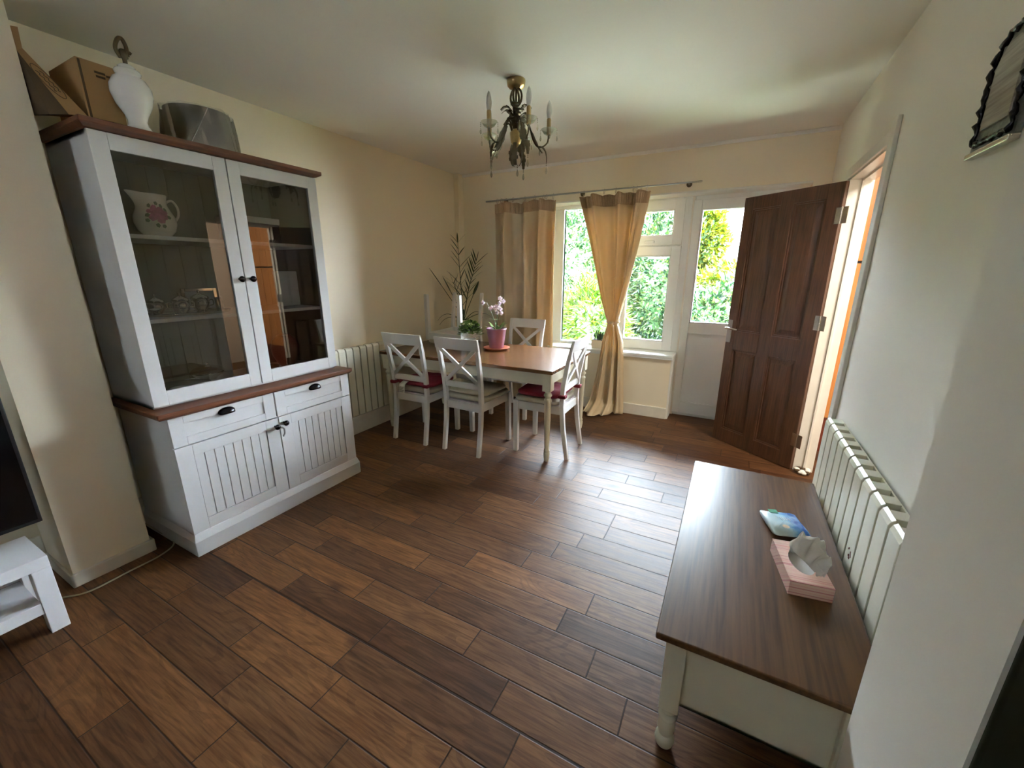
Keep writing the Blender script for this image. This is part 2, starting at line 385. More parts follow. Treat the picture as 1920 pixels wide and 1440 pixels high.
# right wall with doorway and near pier
m = MB()
m.box(XR, .673, 3.50, 4.46, 0, ZC); m.box(XR, .673, 2.66, 3.50, 2.02, ZC); m.box(XR, .673, .965, 2.66, 0, ZC)
m.box(.35, .95, .631, .965, 0, ZC)
WY0, WY1, WZ0, WZ1 = .20, .44, 1.66, 2.02
m.box(.95, 1.08, YR, WY0, 0, ZC); m.box(.95, 1.08, WY1, .965, 0, ZC); m.box(.95, 1.08, WY0, WY1, 0, WZ0); m.box(.95, 1.08, WY0, WY1, WZ1, ZC)
struct('wall_right', m, 'wallw', 'pale right wall with the doorway and the near projecting pier', 'wall')
# rear of the room
m = MB(); m.box(XL, -2.4, YR - .15, YR, 0, ZC); m.box(-1.8, 1.08, YR - .15, YR, 0, ZC); m.box(-2.4, -1.8, YR - .15, YR, 0, 1.76); m.box(-2.4, -1.8, YR - .15, YR, 2.0, ZC)
struct('wall_rear', m, 'wall', 'rear wall of the room behind the viewpoint', 'wall')
m = MB()
for y0, y1 in ((WY0, WY0 + .05), (WY1 - .05, WY1)): m.box(1.0, 1.06, y0, y1, WZ0, WZ1)
for z0, z1 in ((WZ0, WZ0 + .05), (WZ1 - .05, WZ1)): m.box(1.0, 1.06, WY0 + .05, WY1 - .05, z0, z1)
o = struct('window_2', m, 'upvc', 'white framed side window beside the viewpoint', 'window', .003)
MB().box(1.025, 1.033, WY0 + .05, WY1 - .05, WZ0 + .05, WZ1 - .05).build('pane', 'glass', o)
m = MB()
for x0, x1 in ((-2.4, -2.34), (-1.86, -1.8)): m.box(x0, x1, YR - .10, YR - .04, 1.76, 2.0)
for z0, z1 in ((1.76, 1.79), (1.97, 2.0)): m.box(-2.34, -1.86, YR - .10, YR - .04, z0, z1)
o = struct('rear_fill_window', m, 'upvc', 'unseen white framed window added in the rear wall for fill light', 'window', .003)  # unseen rear opening added to brighten the surfaces facing the viewpoint
MB().box(-2.34, -1.86, YR - .075, YR - .067, 1.79, 1.97).build('pane', 'glass', o)  # pane of the added rear fill window
m = MB(); m.grid(lambda u, v: (.352 + .55 * u, .622 + .006 * math.sin(u * 40), .0 + 2.3 * v), 80, 4)  # dark sheet added to imitate the shaded near face of the pier
tag(m.build('pier_shade_sheet', 'olive', None, solid=.004), 'dark olive sheet added as the shade on the near end of the right pier', 'curtain')
# corner pipe boxing and the strip of white along the ceiling
struct('trim_2', MB().box(XL, -2.86, 4.075, YB, 0, ZC), 'wall', 'slim cream pipe boxing in the far left corner', 'trim', .004)
struct('trim_3', MB().box(XL + .06, XR, YB - .012, YB, ZC - .028, ZC), 'ceil', 'thin white strip along the top of the far wall', 'trim', .004)
# baseboards
def skirt(name, pts, h, label):
    m = MB()
    for (x0, x1, y0, y1) in pts:
        m.box(x0, x1, y0, y1, 0, h)
    struct(name, m, 'skirt', label, 'skirting board', .005)
skirt('baseboard_left', [(XL, XL + .022, .74, 4.07), (XL, XL + .022, YR, .44)], .165, 'tall white skirting along the left wall')
skirt('baseboard_pier', [(-2.575, -2.558, .43, .752), (XL + .02, -2.558, .737, .752), (XL + .02, -2.558, .430, .444)], .068, 'low cream skirting around the left pier')
skirt('baseboard_back', [(-2.86, -.462, YB - .016, YB)], .115, 'white skirting under the window')
skirt('baseboard_right', [(XR - .014, XR, .97, 2.56), (XR - .014, XR, 3.56, YB)], .10, 'white skirting along the right wall')

# doorway lining and casings
m = MB()
m.box(XR, .673, 3.468, 3.50, 0, 2.02); m.box(XR, .673, 2.66, 2.69, 0, 2.02); m.box(XR, .673, 2.69, 3.468, 1.995, 2.02)
m.box(.610, .625, 3.455, 3.47, 0, 1.995); m.box(.610, .673, 2.69, 3.455, 1.982, 1.997)
struct('trim_1', m, 'gloss_white', 'white door lining of the open doorway on the right', 'door frame', .002)
m = MB(); m.box(XR - .018, XR, 2.575, 2.655, 0, 2.10); m.box(XR - .016, XR, 2.655, 3.54, 2.005, 2.062); m.box(XR - .012, XR, 3.485, 3.54, 0, 2.005)
struct('trim_4', m, 'gloss_white', 'white architrave around the doorway on the right', 'architrave', .004)

# ---------------------------------------------------------------- window and garden door (uPVC)
YF = 4.37
w = thing('window_1', 'large white framed window behind the two curtains', 'window', kind='structure')
def fr(mb, x0, x1, z0, z1, t, y0=YF, y1=YF + .07, tb=None):
    tb = t if tb is None else tb
    mb.box(x0, x0 + t, y0, y1, z0, z1); mb.box(x1 - t, x1, y0, y1, z0, z1); mb.box(x0 + t, x1 - t, y0, y1, z1 - t, z1); mb.box(x0 + t, x1 - t, y0, y1, z0, z0 + tb)
m = MB(); fr(m, -1.90, -.475, .634, 2.125, .05); m.box(-1.115, -1.055, YF, YF + .07, .684, 2.075); m.box(-1.055, -.525, YF, YF + .07, 1.66, 1.715)
m.build('window_frame', 'upvc', w, .004)
def sash(name, x0, x1, z0, z1, t, handle=None):
    m = MB(); fr(m, x0, x1, z0, z1, t, YF - .018, YF + .05)
    m.box(x0 + t - .001, x0 + t + .012, YF - .004, YF + .04, z0 + t, z1 - t); m.box(x1 - t - .012, x1 - t + .001, YF - .004, YF + .04, z0 + t, z1 - t)
    m.box(x0 + t, x1 - t, YF - .004, YF + .04, z0 + t, z0 + t + .012); m.box(x0 + t, x1 - t, YF - .004, YF + .04, z1 - t - .012, z1 - t)
    s_ = m.build(name, 'upvc', w, .003)
    MB().box(x0 + t, x1 - t, YF + .012, YF + .02, z0 + t, z1 - t).build('pane', 'glass', s_)
    if handle:
        hx, hz = handle; MB().box(hx - .045, hx + .045, YF - .034, YF - .018, hz - .012, hz + .012).box(hx - .04, hx + .05, YF - .052, YF - .034, hz - .007, hz + .008).build('handle', 'upvc', s_, .003)
m = MB(); m.box(-1.85, -1.70, YF + .005, YF + .05, .684, 2.075); m.build('side_light', 'upvc', w, .003)
m = MB(); fr(m, -1.725, -1.115, .655, 2.10, .025, YF - .008, YF + .05); bd = m.build('glazing_bead', 'upvc', w, .003)
MB().box(-1.70, -1.14, YF + .012, YF + .02, .68, 2.075).build('pane', 'glass', bd)
sash('top_sash', -1.09, -.505, 1.69, 2.095, .085, (-.80, 1.722))
sash('casement', -1.09, -.505, .665, 1.68, .085)
sill = MB().box(-1.90, -.446, 4.118, YF, .634, .656).box(-1.90, -.450, 4.126, YB, .612, .634).build('window_sill', 'upvc', w, .004)
m = MB(); m.box(-.466, -.447, YB - .002, YF, 0, .632).box(-.447, -.425, YF - .012, YF + .02, 0, 2.12)
struct('trim_5', m, 'gloss_white', 'white upright board closing the end of the window wall', 'trim', .002)
struct('trim_6', MB().box(-1.90, .43, YB + .004, YF, 2.110, 2.125), 'gloss_white', 'white soffit board over the window and garden door', 'trim', .002)
d2 = thing('door_2', 'white garden door with glazed upper half behind the brown door', 'door', kind='structure')
m = MB(); fr(m, -.480, .43, .0, 2.125, .060, YF, YF + .07, .03); m.build('door_frame', 'upvc', d2, .004)
m = MB(); m.box(-.430, -.362, YF - .02, YF + .04, .03, 2.075); m.box(.315, .386, YF - .02, YF + .04, .03, 2.075)
m.box(-.362, .315, YF - .02, YF + .04, 1.985, 2.075); m.box(-.362, .315, YF - .02, YF + .04, .855, .955); m.box(-.362, .315, YF - .02, YF + .04, .03, .150)
m.box(-.362, -.348, YF - .008, YF + .03, .955, 1.985); m.box(-.362, .315, YF - .008, YF + .03, .955, .969)
leaf = m.build('door_leaf', 'upvc', d2, .004)
MB().box(-.362, .315, YF + .004, YF + .02, .15, .855).build('lower_panel', 'upvc', leaf)
MB().box(-.362, .315, YF + .005, YF + .012, .955, 1.985).build('pane', 'glass', leaf)

# ---------------------------------------------------------------- brown interior door, open
hb, he = Vector((.530, 3.446, 0)), Vector((-.019, 3.864, 0)); DW = (he - hb).length
ang = math.atan2(he.y - hb.y, he.x - hb.x)
d1 = thing('door_1', 'open dark brown four panel wooden door on the right', 'door', (hb.x, hb.y, .006), ang, kind='structure')
# local: x along the leaf from the hinge, +y is the face towards the room
T = .044
m = MB(); Z0, Z1 = 0, 1.984
xs = [0, .098, .300 + .0, .398, .618, DW]
st = [(0, .098), (.312, .402), (.618, DW)]
for x0, x1 in st: m.box(x0, x1, -T, 0, Z0, Z1)
for x0, x1 in ((.098, .312), (.402, .618)):
    for z0, z1 in ((Z0, .115), (.812, .965), (1.895, Z1)): m.box(x0, x1, -T, 0, z0, z1)
lf = m.build('door_leaf', 'doorwood', d1, .003)
for x0, x1 in ((.098, .312), (.402, .618)):
    for z0, z1 in ((.115, .812), (.965, 1.895)):
        p = MB(); p.box(x0, x1, -T + .018, -.018, z0, z1)
        i = .022; e_ = .056
        for sg, ya, yb in ((1, -.018, -.007), (-1, -T + .018, -T + .007)):
            p.hexa([(x0 + i, ya, z0 + i), (x1 - i, ya, z0 + i), (x1 - i, ya, z1 - i), (x0 + i, ya, z1 - i)], [(x0 + e_, yb, z0 + e_), (x1 - e_, yb, z0 + e_), (x1 - e_, yb, z1 - e_), (x0 + e_, yb, z1 - e_)])
            for (a0, a1, b0, b1) in ((x0, x0 + .012, z0, z1), (x1 - .012, x1, z0, z1), (x0, x1, z0, z0 + .012), (x0, x1, z1 - .012, z1)):
                p.box(a0, a1, min(ya, yb), max(ya, yb), b0, b1)
        p.build('door_panel', 'doorwood', d1, .0015)
for y0, sg in ((0, 1), (-T, -1)):
    h = MB(); h.box(.645, .690 - .005, min(y0, y0 + sg * .009), max(y0, y0 + sg * .009), .865, 1.052)
    h = h.build('handle_plate', 'steel', d1, .006)
    g = MB(); g.tube([(.667, y0, .985), (.667, y0 + sg * .05, .985)], .009); g.tube(spline([(.667, y0 + sg * .05, .985), (.64, y0 + sg * .055, .987), (.60, y0 + sg * .052, .985), (.562, y0 + sg * .047, .980)]), .0095)
    g.build('lever', 'chrome', h)
for z in (.235, 1.095, 1.78):
    g = MB(); g.tube([(-.006, .004, z - .05), (-.006, .004, z + .05)], .007); g.box(-.004, .028, -.001, .003, z - .05, z + .05)
    g.box(-.045, -.008, -.003, .001, z - .05, z + .05, mat=Matrix.Translation((-.006, .004, 0)) @ Matrix.Rotation(-.25, 4, 'Z'))
    g.build('hinge', 'chrome', d1, .001)

# next room seen through the doorway
oc = thing('kitchen_unit', 'tall orange beech kitchen unit seen through the doorway', 'cupboard', (0, 0, 0))
KY, ZG = 3.95, 1.50
MB().box(.70, 2.25, KY + .02, 4.36, .10, 2.40).build('carcass', 'orange', oc, .002)
for x0, x1 in ((.70, 1.20), (1.21, 1.72), (1.73, 2.25)):
    MB().box(x0, x1, KY, KY + .02, .30, ZG).build('door', 'orange', oc, .002)
    MB().box(x0, x1, KY, KY + .02, ZG + .018, 2.40).build('upper_door', 'orange', oc, .002)
MB().box(.70, 2.25, KY + .005, KY + .03, 0, .29).build('plinth', 'darkred', oc, .002)
MB().box(.705, 2.245, KY + .012, KY + .02, ZG, ZG + .018).build('shadow_gap', 'black', oc)
m = MB(); m.box(2.3, 2.4, 1.27, 4.46, 0, ZC).box(.673, 2.4, 4.40, 4.46, 0, ZC).box(.673, 2.4, 1.27, 1.36, 0, ZC)
struct('wall_kitchen', m, 'wallw', 'pale wall of the room beyond the doorway', 'wall')
kl = bpy.data.objects.new('kitchen_daylight', bpy.data.lights.new('kitchen_daylight', 'AREA')); COL.objects.link(kl)  # unseen fill light added to brighten the unit beyond the doorway
kl.location = (1.4, 2.5, ZC - .062); kl.data.energy = 40; kl.data.size = .6; kl.data.color = (1, .93, .82)
cl = thing('fill_light_cover', 'flat white housing added over the unseen fill light beyond the doorway', 'ceiling light', (1.4, 2.5, ZC))  # made-up housing placed above the added fill light
MB().box(-.33, .33, -.33, .33, -.06, 0).build('fill_housing', 'gloss_white', cl, .006)
rg = MB()
random.seed(5)
for k in range(16):
    a = k * .8; rg.sphere((.600 + random.uniform(-.035, .04), 3.42 + random.uniform(-.035, .03), .014 + .02 * random.random()), (.020, .016, .012), 8, 5, k % 3 == 0)
tag(rg.build('crumpled_cloth', ['paper', 'carddark'], None), 'crumpled white and black patterned cloth on the floor in the doorway', 'cloth')

# ---------------------------------------------------------------- radiators
def radiator(name, label, n, pitch, depth, z0, z1, loc, rz, mark=None, fins=True):
    # local: sections along +x, front faces -y
    t = thing(name, label, 'radiator', loc, rz)
    for k in range(n):
        x = k * pitch; w_ = pitch * .86; g = MB()
        # front plate with a rounded shoulder at the top
        prof = [(0, z0), (0, z1 - .022), (.006, z1 - .008), (.016, z1)]
        x0, x1 = x + (pitch - w_) / 2, x + (pitch + w_) / 2
        v = [(x0, y, z) for y, z in prof] + [(x1, y, z) for y, z in prof] + [(x0, .016, z0), (x1, .016, z0)]
        n_ = len(prof)
        f = [(i, n_ + i, n_ + i + 1, i + 1) for i in range(n_ - 1)] + [(0, 2 * n_, 2 * n_ + 1, n_), tuple(range(n_)) + (2 * n_,), tuple(range(n_, 2 * n_))[::-1] [:0] or (2 * n_ + 1,) + tuple(range(2 * n_ - 1, n_ - 1, -1)), (2 * n_, n_ - 1, 2 * n_ - 1, 2 * n_ + 1)]
        g.add(v, f)
        g.box(x + pitch / 2 - .008, x + pitch / 2 + .008, .016, depth - .006, z0 + .01, z1 - .004)
        g.box(x + .003, x + pitch - .003, .030, .036, z0 + .02, z1 - .03)
        g.box(x + pitch * .22, x + pitch * .78, .014, depth - .004, z1 - .03, z1 - .003)
        s_ = g.build('section', 'rad', t, .0015, 1)
        if mark == k:
            random.seed(2); q = MB()
            for j in range(5):
                cx, cz = x + .05 + random.uniform(-.018, .012), .47 + random.uniform(-.02, .025)
                q.bar((cx, -.0005, cz), (cx + .012, -.0005, cz + random.uniform(-.02, .02)), .001, .006, (0, 0, 1))
            q.build('paint_chip', 'rust', s_)
    MB().box(0, n * pitch, depth - .006, depth, z0 + .01, z1 - .006).build('back_panel', 'rad', t, .001)
    MB().tube([(-.02, depth / 2, z1 - .05), (n * pitch + .01, depth / 2, z1 - .05)], .012).tube([(0, depth / 2, z0 + .05), (n * pitch, depth / 2, z0 + .05)], .012).build('manifold', 'rad', t)
    v = MB(); v.tube([(-.02, depth / 2, z0 + .05), (-.055, depth / 2, z0 + .05), (-.055, depth / 2, .01)], .008); v.build('valve_pipe', 'gloss_white', t)
    return t
radiator('radiator', 'ivory ribbed radiator on the left wall between cabinet and dining table', 13, .0755, .062, .19, .806, (-2.852, 1.96, 0), R(90))
radiator('radiator', 'white ribbed radiator on the right wall beside the coffee table', 11, .0985, .062, .10, .757, (.471, 2.385, 0), R(-90), mark=7)

# ---------------------------------------------------------------- display cabinet
cab = thing('display_cabinet', 'tall white display cabinet with brown tops and glazed doors', 'cabinet', (-2.6, 1.36, 0))
cab.location = (0, 0, 0)
yb0, yb1, xf, xb = .835, 1.890, -2.315, -2.86
m = MB(); m.box(xb, -2.290, .822, 1.896, 0, .085); m.hexa([(xb, .822, .085), (-2.290, .822, .085), (-2.290, 1.896, .085), (xb, 1.896, .085)], [(xb, .834, .118), (-2.309, .834, .118), (-2.309, 1.890, .118), (xb, 1.890, .118)])
m.build('plinth', 'cab_white', cab, .003)
m = MB(); m.box(xb, xf - .018, yb0, yb0 + .02, .1, .755); m.box(xb, xf - .018, yb1 - .02, yb1, .1, .755); m.box(xb, xb + .012, yb0, yb1, .1, .755)
m.box(xb, xf - .02, yb0, yb1, .1, .12); m.box(xb, xf - .02, yb0, yb1, .735, .755); m.box(xb, xf - .018, 1.350, 1.366, .1, .755)
m.box(xf - .05, xf - .019, yb0, yb1, .59, .61)
m.build('base_carcass', 'cab_white', cab, .002)
m = MB(); m.hexa([(xb, .800, .757), (-2.300, .800, .757), (-2.300, 1.905, .757), (xb, 1.905, .757)], [(xb, .792, .768), (-2.290, .792, .768), (-2.290, 1.915, .768), (xb, 1.915, .768)])
m.box(xb, -2.290, .792, 1.915, .768, .790)
m.build('worktop', 'cabtop', cab, .004)
for k, (y0, y1) in enumerate(((yb0, 1.354), (1.362, yb1))):
    dr = MB(); z0, z1 = .602, .752; i = .062
    dr.box(xf - .018, xf - .006, y0, y1, z0, z1)
    for a in ((y0, y0 + i, z0, z1), (y1 - i, y1, z0, z1), (y0 + i, y1 - i, z0, z0 + .042), (y0 + i, y1 - i, z1 - .038, z1)): dr.box(xf - .006, xf, *a)
    d_ = dr.build('drawer', 'cab_white', cab, .0015)
    yc = (y0 + y1) / 2
    cup = MB()
    def cf_(u, v, yc=yc):
        a = PI * u; b = PI / 2 * v
        return (xf + .001 + .024 * math.sin(b) * math.sin(a) ** .6, yc - .042 * math.cos(a) * (1 - .1 * v), .718 + .024 * math.sin(a) * math.cos(b) - .008 * v)
    cup.grid(cf_, 16, 8)
    cup.build('cup_handle', 'black', d_, solid=.003)
for k, (y0, y1) in enumerate(((yb0, 1.360), (1.366, yb1))):
    dr = MB(); z0, z1 = .112, .596; i = .075
    dr.box(xf - .018, xf - .010, y0, y1, z0, z1)
    for a in ((y0, y0 + i, z0, z1), (y1 - i, y1, z0, z1), (y0 + i, y1 - i, z0, z0 + .065), (y0 + i, y1 - i, z1 - .06, z1)): dr.box(xf - .010, xf, *a)
    n = 8; wd = (y1 - y0 - 2 * i) / n
    for j in range(n): dr.box(xf - .012, xf - .0055, y0 + i + j * wd + .0022, y0 + i + (j + 1) * wd - .0022, z0 + .065, z1 - .06)
    d_ = dr.build('panel_door', 'cab_white', cab, .0015)
    ky = 1.336 if k == 0 else 1.392
    kb = MB(); kb.lathe([(.007, 0), (.006, .014), (.014, .020), (.017, .027), (.014, .034), (.004, .037)], seg=16, mat=Matrix.Translation((xf, ky, .548 if k == 0 else .556)) @ Matrix.Rotation(R(90), 4, 'Y'))
    kb = kb.build('knob', 'black', d_)
    if k == 0:
        MB().tube(spline([(xf + .02, 1.345, .545), (xf + .024, 1.372, .53), (xf + .018, 1.378, .495), (xf + .02, 1.365, .478)]), .005).build('safety_strap', 'grey', d_)
# upper part
ux, u0, u1, uz0, uz1 = -2.412, .828, 1.868, .790, 2.0
m = MB(); m.box(xb, ux, u0, u0 + .02, uz0, uz1); m.box(xb, ux, u1 - .02, u1, uz0, uz1); m.box(xb, ux, u0, u1, uz1 - .02, uz1); m.box(xb, ux, u0, u1, uz0, uz0 + .022)
m.build('upper_carcass', 'cab_white', cab, .0015)
m = MB(); m.box(xb + .001, xb + .01, u0 + .02, u1 - .02, uz0 + .02, uz1 - .02)
for (a, b) in ((u0 + .0195, u0 + .022), (u1 - .022, u1 - .0195)): m.box(xb + .01, ux - .03, a, b, uz0 + .022, uz1 - .02)
for j in range(12): m.box(xb + .01, xb + .0125, u0 + .02 + j * .0835 + .002, u0 + .02 + (j + 1) * .0835 - .002, uz0 + .02, uz1 - .02)
m.build('back_panelling', 'taupe', cab, .001)
for z in (1.197, 1.582): MB().box(xb + .012, -2.43, u0 + .02, u1 - .02, z, z + .019).build('shelf', 'cab_white', cab, .002)
for k, (y0, y1) in enumerate(((u0 - .004, 1.345), (1.350, u1 + .004))):
    dr = MB(); z0, z1 = .802, 1.996; i = .062
    X0, X1 = ux, ux + .022
    for a in ((y0, y0 + i, z0, z1), (y1 - i, y1, z0, z1), (y0 + i, y1 - i, z0, z0 + .072), (y0 + i, y1 - i, z1 - .066, z1)): dr.box(X0, X1, *a)
    d_ = dr.build('glazed_door', 'cab_white', cab, .002)
    MB().box(X0 + .008, X0 + .012, y0 + i - .004, y1 - i + .004, z0 + .068, z1 - .062).build('pane', 'cglass', d_)
    ky = 1.318 if k == 0 else 1.378
    kb = MB(); kb.lathe([(.007, 0), (.006, .014), (.014, .020), (.017, .027), (.014, .034), (.004, .037)], seg=16, mat=Matrix.Translation((X1, ky, 1.398)) @ Matrix.Rotation(R(90), 4, 'Y')); kb.build('knob', 'black', d_)
m = MB(); y0, y1 = .796, 1.892
m.hexa([(xb, y0 + .02, 2.0), (-2.385, y0 + .02, 2.0), (-2.385, y1 - .02, 2.0), (xb, y1 - .02, 2.0)], [(xb, y0, 2.012), (-2.352, y0, 2.012), (-2.352, y1, 2.012), (xb, y1, 2.012)])
m.box(xb, -2.352, y0, y1, 2.012, 2.032)
m.build('crown_board', 'cabtop', cab, .003)

# things in the cabinet
ZS1, ZS2, ZS0 = 1.601, 1.216, .812
j = thing('jug', 'cream china jug with pink roses on the top shelf of the cabinet', 'jug', (-2.56, 1.062, ZS1))
prof = [(.0, 0), (.045, 0), (.050, .006), (.072, .03), (.083, .065), (.080, .095), (.066, .125), (.056, .150), (.057, .175), (.062, .195)]
b = MB()
def jf(u, v):
    i = v * (len(prof) - 1); k = min(int(i), len(prof) - 2); t = i - k
    r_ = prof[k][0] * (1 - t) + prof[k + 1][0] * t; z = prof[k][1] * (1 - t) + prof[k + 1][1] * t; a = 2 * PI * u
    sp = max(0, math.cos(a + PI / 2)) ** 8 * max(0, (z - .13) / .065) * .034   # spout to -y
    return ((r_ + sp) * math.cos(a), (r_ + sp) * math.sin(a), z + sp * .25)
b.grid(jf, 40, 30, closeu=True); bd = b.build('body', 'cream_china', j, solid=.003)
MB().tube(spline([(0, .056, .165), (0, .085, .178), (0, .105, .15), (0, .103, .11), (0, .080, .075)]), .006).build('handle', 'cream_china', j)
rs = MB(); random.seed(8)
def on_jug(ang_, z, off=.0035):
    k = 0
    while k < len(prof) - 2 and prof[k + 1][1] < z: k += 1
    t = (z - prof[k][1]) / (prof[k + 1][1] - prof[k][1]); r_ = prof[k][0] * (1 - t) + prof[k + 1][0] * t + off
    return Vector((r_ * math.cos(ang_), r_ * math.sin(ang_), z))
def patch(mb, ang_, z, s_, mi, n=7):
    c = on_jug(ang_, z); pts = []
    for q in range(n):
        t = 2 * PI * q / n; rr = s_ * random.uniform(.75, 1.1)
        pts.append(on_jug(ang_ + rr * math.cos(t) / .08, z + rr * math.sin(t)))
    mb.add([c + c.normalized() * .001] + pts, [(0, i + 1, (i + 1) % n + 1) for i in range(n)], mi, True)
for a_, z, s_ in ((-.25, .10, .028), (-.02, .118, .021), (-.45, .088, .020), (-.1, .076, .019), (.12, .092, .018), (-.35, .128, .017), (.22, .112, .012), (-.62, .112, .011)): patch(rs, a_, z, s_, 0)
for a_, z in ((-.70, .095), (.32, .09), (-.6, .14), (.12, .142), (-.3, .05), (.0, .048), (-.72, .07), (.3, .125), (-.15, .15)): patch(rs, a_, z, .011, 1, 5)
rs.build('rose_decoration', ['rose', 'roseleaf'], bd)

tr = MB(); tr.lathe([(0, 0), (1, 0), (1.03, .008), (1.06, .014), (1.0, .006), (0, .004)], seg=40, mat=Matrix.Translation((-2.60, 1.14, ZS2)) @ Matrix.Diagonal((.105, .20, 1, 1)), cap=False)
tag(tr.build('serving_tray', 'silver', None), 'oval silver tray on the middle cabinet shelf under the pots', 'tray')
def pot(loc, s_, label, name='sugar_pot', hnd=True):
    t = thing(name, label, 'pot', loc); t.scale = (s_, s_, s_)
    MB().lathe([(.022, 0), (.020, .008), (.034, .022), (.040, .045), (.036, .064), (.040, .068)], seg=24).build('body', 'silver', t)
    MB().lathe([(.040, .068), (.036, .078), (.018, .088), (.006, .092), (.005, .098), (.008, .104), (.001, .112)], seg=24).build('lid', 'silver', t)
    if hnd:
        for sg in (1, -1): MB().tube(spline([(0, sg * .037, .055), (0, sg * .058, .060), (0, sg * .060, .035), (0, sg * .038, .030)]), .0028, 6).build('handle', 'silver', t)
    return t
pot((-2.58, .995, ZS2 + .006), .95, 'leftmost small lidded silver pot on the tray'); pot((-2.555, 1.093, ZS2 + .006), 1.0, 'middle lidded silver pot with curled handles on the tray'); pot((-2.60, 1.205, ZS2 + .006), 1.08, 'rightmost and widest lidded silver pot on the tray')
pf = thing('picture_frame', 'small silver picture frame standing behind the silver pots', 'picture frame', (-2.70, 1.255, ZS2 + .0), R(0))
m = MB()
for a in ((-.09, -.072, 0, .13), (.072, .09, 0, .13), (-.072, .072, 0, .016), (-.072, .072, .114, .13)): m.box(-.006, .006, *a)
m.build('frame', 'silver', pf, .002); MB().box(-.004, .001, -.072, .072, .016, .114).build('picture', 'grey', pf); MB().box(-.06, -.004, -.01, .01, 0, .07).build('stand', 'grey', pf)
gb = thing('glass_goblet', 'clear stemmed glass on the middle shelf in the right half of the cabinet', 'glass', (-2.62, 1.50, ZS2))
MB().lathe([(.030, 0), (.028, .003), (.004, .008), (.004, .06), (.020, .075), (.033, .10), (.036, .13), (.030, .16), (.028, .16), (.034, .13), (.031, .10), (.018, .078), (0, .072)], seg=24, cap=False).build('bowl_and_stem', 'goblet', gb)
bk = thing('photo_album', 'white upright photo album at the right end of the middle shelf', 'album', (-2.66, 1.765, ZS2))
MB().box(-.010, .016, -.083, .070, 0, .225).build('cover', 'paper', bk, .003); MB().box(-.006, .012, .0705, .074, .004, .221).build('page_edges', 'tagwhite', bk)
va = thing('round_vase', 'round red brown vase on the bottom shelf of the right half', 'vase', (-2.66, 1.69, ZS0))
MB().lathe([(.035, 0), (.055, .02), (.082, .08), (.088, .13), (.075, .18), (.050, .205), (.046, .215), (.040, .205), (.065, .17), (.075, .12), (.0, .06)], seg=32, cap=False).build('body', 'vase', va)
pl_ = thing('dark_plate', 'large dark round platter on the bottom shelf of the left half', 'plate', (-2.60, 1.02, ZS0))
MB().lathe([(.06, 0), (.08, .006), (.150, .022), (.152, .026), (.08, .012), (0, .010)], seg=40, cap=False).build('dish', 'plate', pl_)
sv = thing('silver_dish', 'covered silver dish on the bottom shelf of the left half', 'dish', (-2.735, 1.235, ZS0))
MB().lathe([(.04, 0), (.045, .012), (.075, .03), (.088, .045), (.085, .048)], seg=32).build('bowl', 'silver', sv)
MB().lathe([(.088, .048), (.075, .065), (.045, .078), (.010, .084), (.008, .094), (.012, .10), (.001, .106)], seg=32).build('lid', 'silver', sv)
s2 = thing('small_dish', 'small white china dish resting on the dark platter', 'dish', (-2.53, 1.0, ZS0 + .011))
MB().lathe([(.018, 0), (.035, .012), (.045, .022), (.042, .022), (.03, .010), (0, .006)], seg=24, cap=False).build('dish', 'ceramic', s2)
b4 = MB(); b4.lathe([(.04, 0), (.062, .02), (.070, .045), (.066, .045), (.056, .022), (0, .010)], seg=24, cap=False, c=(-2.58, 1.50, ZS0))
tag(b4.build('dark_bowl', 'plate', None), 'dark bowl on the bottom shelf of the right half beside the vase', 'bowl')
gs = thing('glass_carafe', 'clear round glass on the tray at its right end by the pots', 'glass', (-2.565, 1.285, ZS2 + .006))
MB().lathe([(.018, 0), (.020, .004), (.020, .05), (.023, .085), (.021, .085), (.017, .05), (.017, .01), (0, .008)], seg=20, cap=False).build('glass', 'goblet', gs)
gs.scale = (.9, .9, .9)
bb = thing('storage_box', 'dark flat box on the top shelf in the right half of the cabinet', 'box', (-2.70, 1.60, ZS1))
MB().box(-.10, .10, -.13, .13, 0, .12).build('box_body', 'plate', bb, .004); MB().box(-.104, .104, -.134, .134, .12, .155).build('lid', 'shade', bb, .004)

# ---------------------------------------------------------------- on top of the cabinet
ZT = 2.033
cb = thing('cardboard_box', 'brown cardboard box standing on the cabinet behind the white lamp base', 'box', (0, 0, ZT))
m = MB(); m.box(-2.76, -2.475, .872, 1.000, 0, .245); m.build('carton', 'card', cb, .002)
MB().box(-2.4745, -2.474, .878, .886, .004, .24).build('tape_seam', 'carddark', cb)
for y0, y1, z in ((.925, .960, .205), (.928, .958, .190), (.962, .99, .200)):
    MB().box(-2.4745, -2.474, y0, y1, z, z + .008).build('printed_mark', 'carddark', cb)
# long carton leaning
lb = thing('long_carton', 'long cardboard carton leaning against the left wall above the cabinet', 'box', (0, 0, 0))
A0, A1 = Vector((-2.45, .861, 2.056)), Vector((-2.60, .762, 2.287))
B0 = Vector((-2.45, .803, 2.045)); B1 = Vector((-2.590, .742, 2.268))
dn = Vector((-.02, -.035, -.105))
D0, D1 = Vector((-2.47, .752, 2.034)), Vector((-2.59, .742, 2.105))
back = Vector((-.22, .0, .03))
m = MB()
m.hexa([D0, B0, B1, D1], [p + back for p in (D0, B0, B1, D1)], 0)  # lower part coloured dark to imitate the carton's shaded underside
m.hexa([B0, A0, A1, B1], [p + back for p in (B0, A0, A1, B1)], 1)
m.build('carton', ['carddark', 'card'], lb, .001)
F0, F1 = Vector((-2.60, .765, 2.358)), Vector((-2.59, .742, 2.35))
MB().hexa([B1, A1, F0, F1], [p + Vector((-.004, 0, .0)) for p in (B1, A1, F0, F1)]).build('open_flap', 'card', lb)
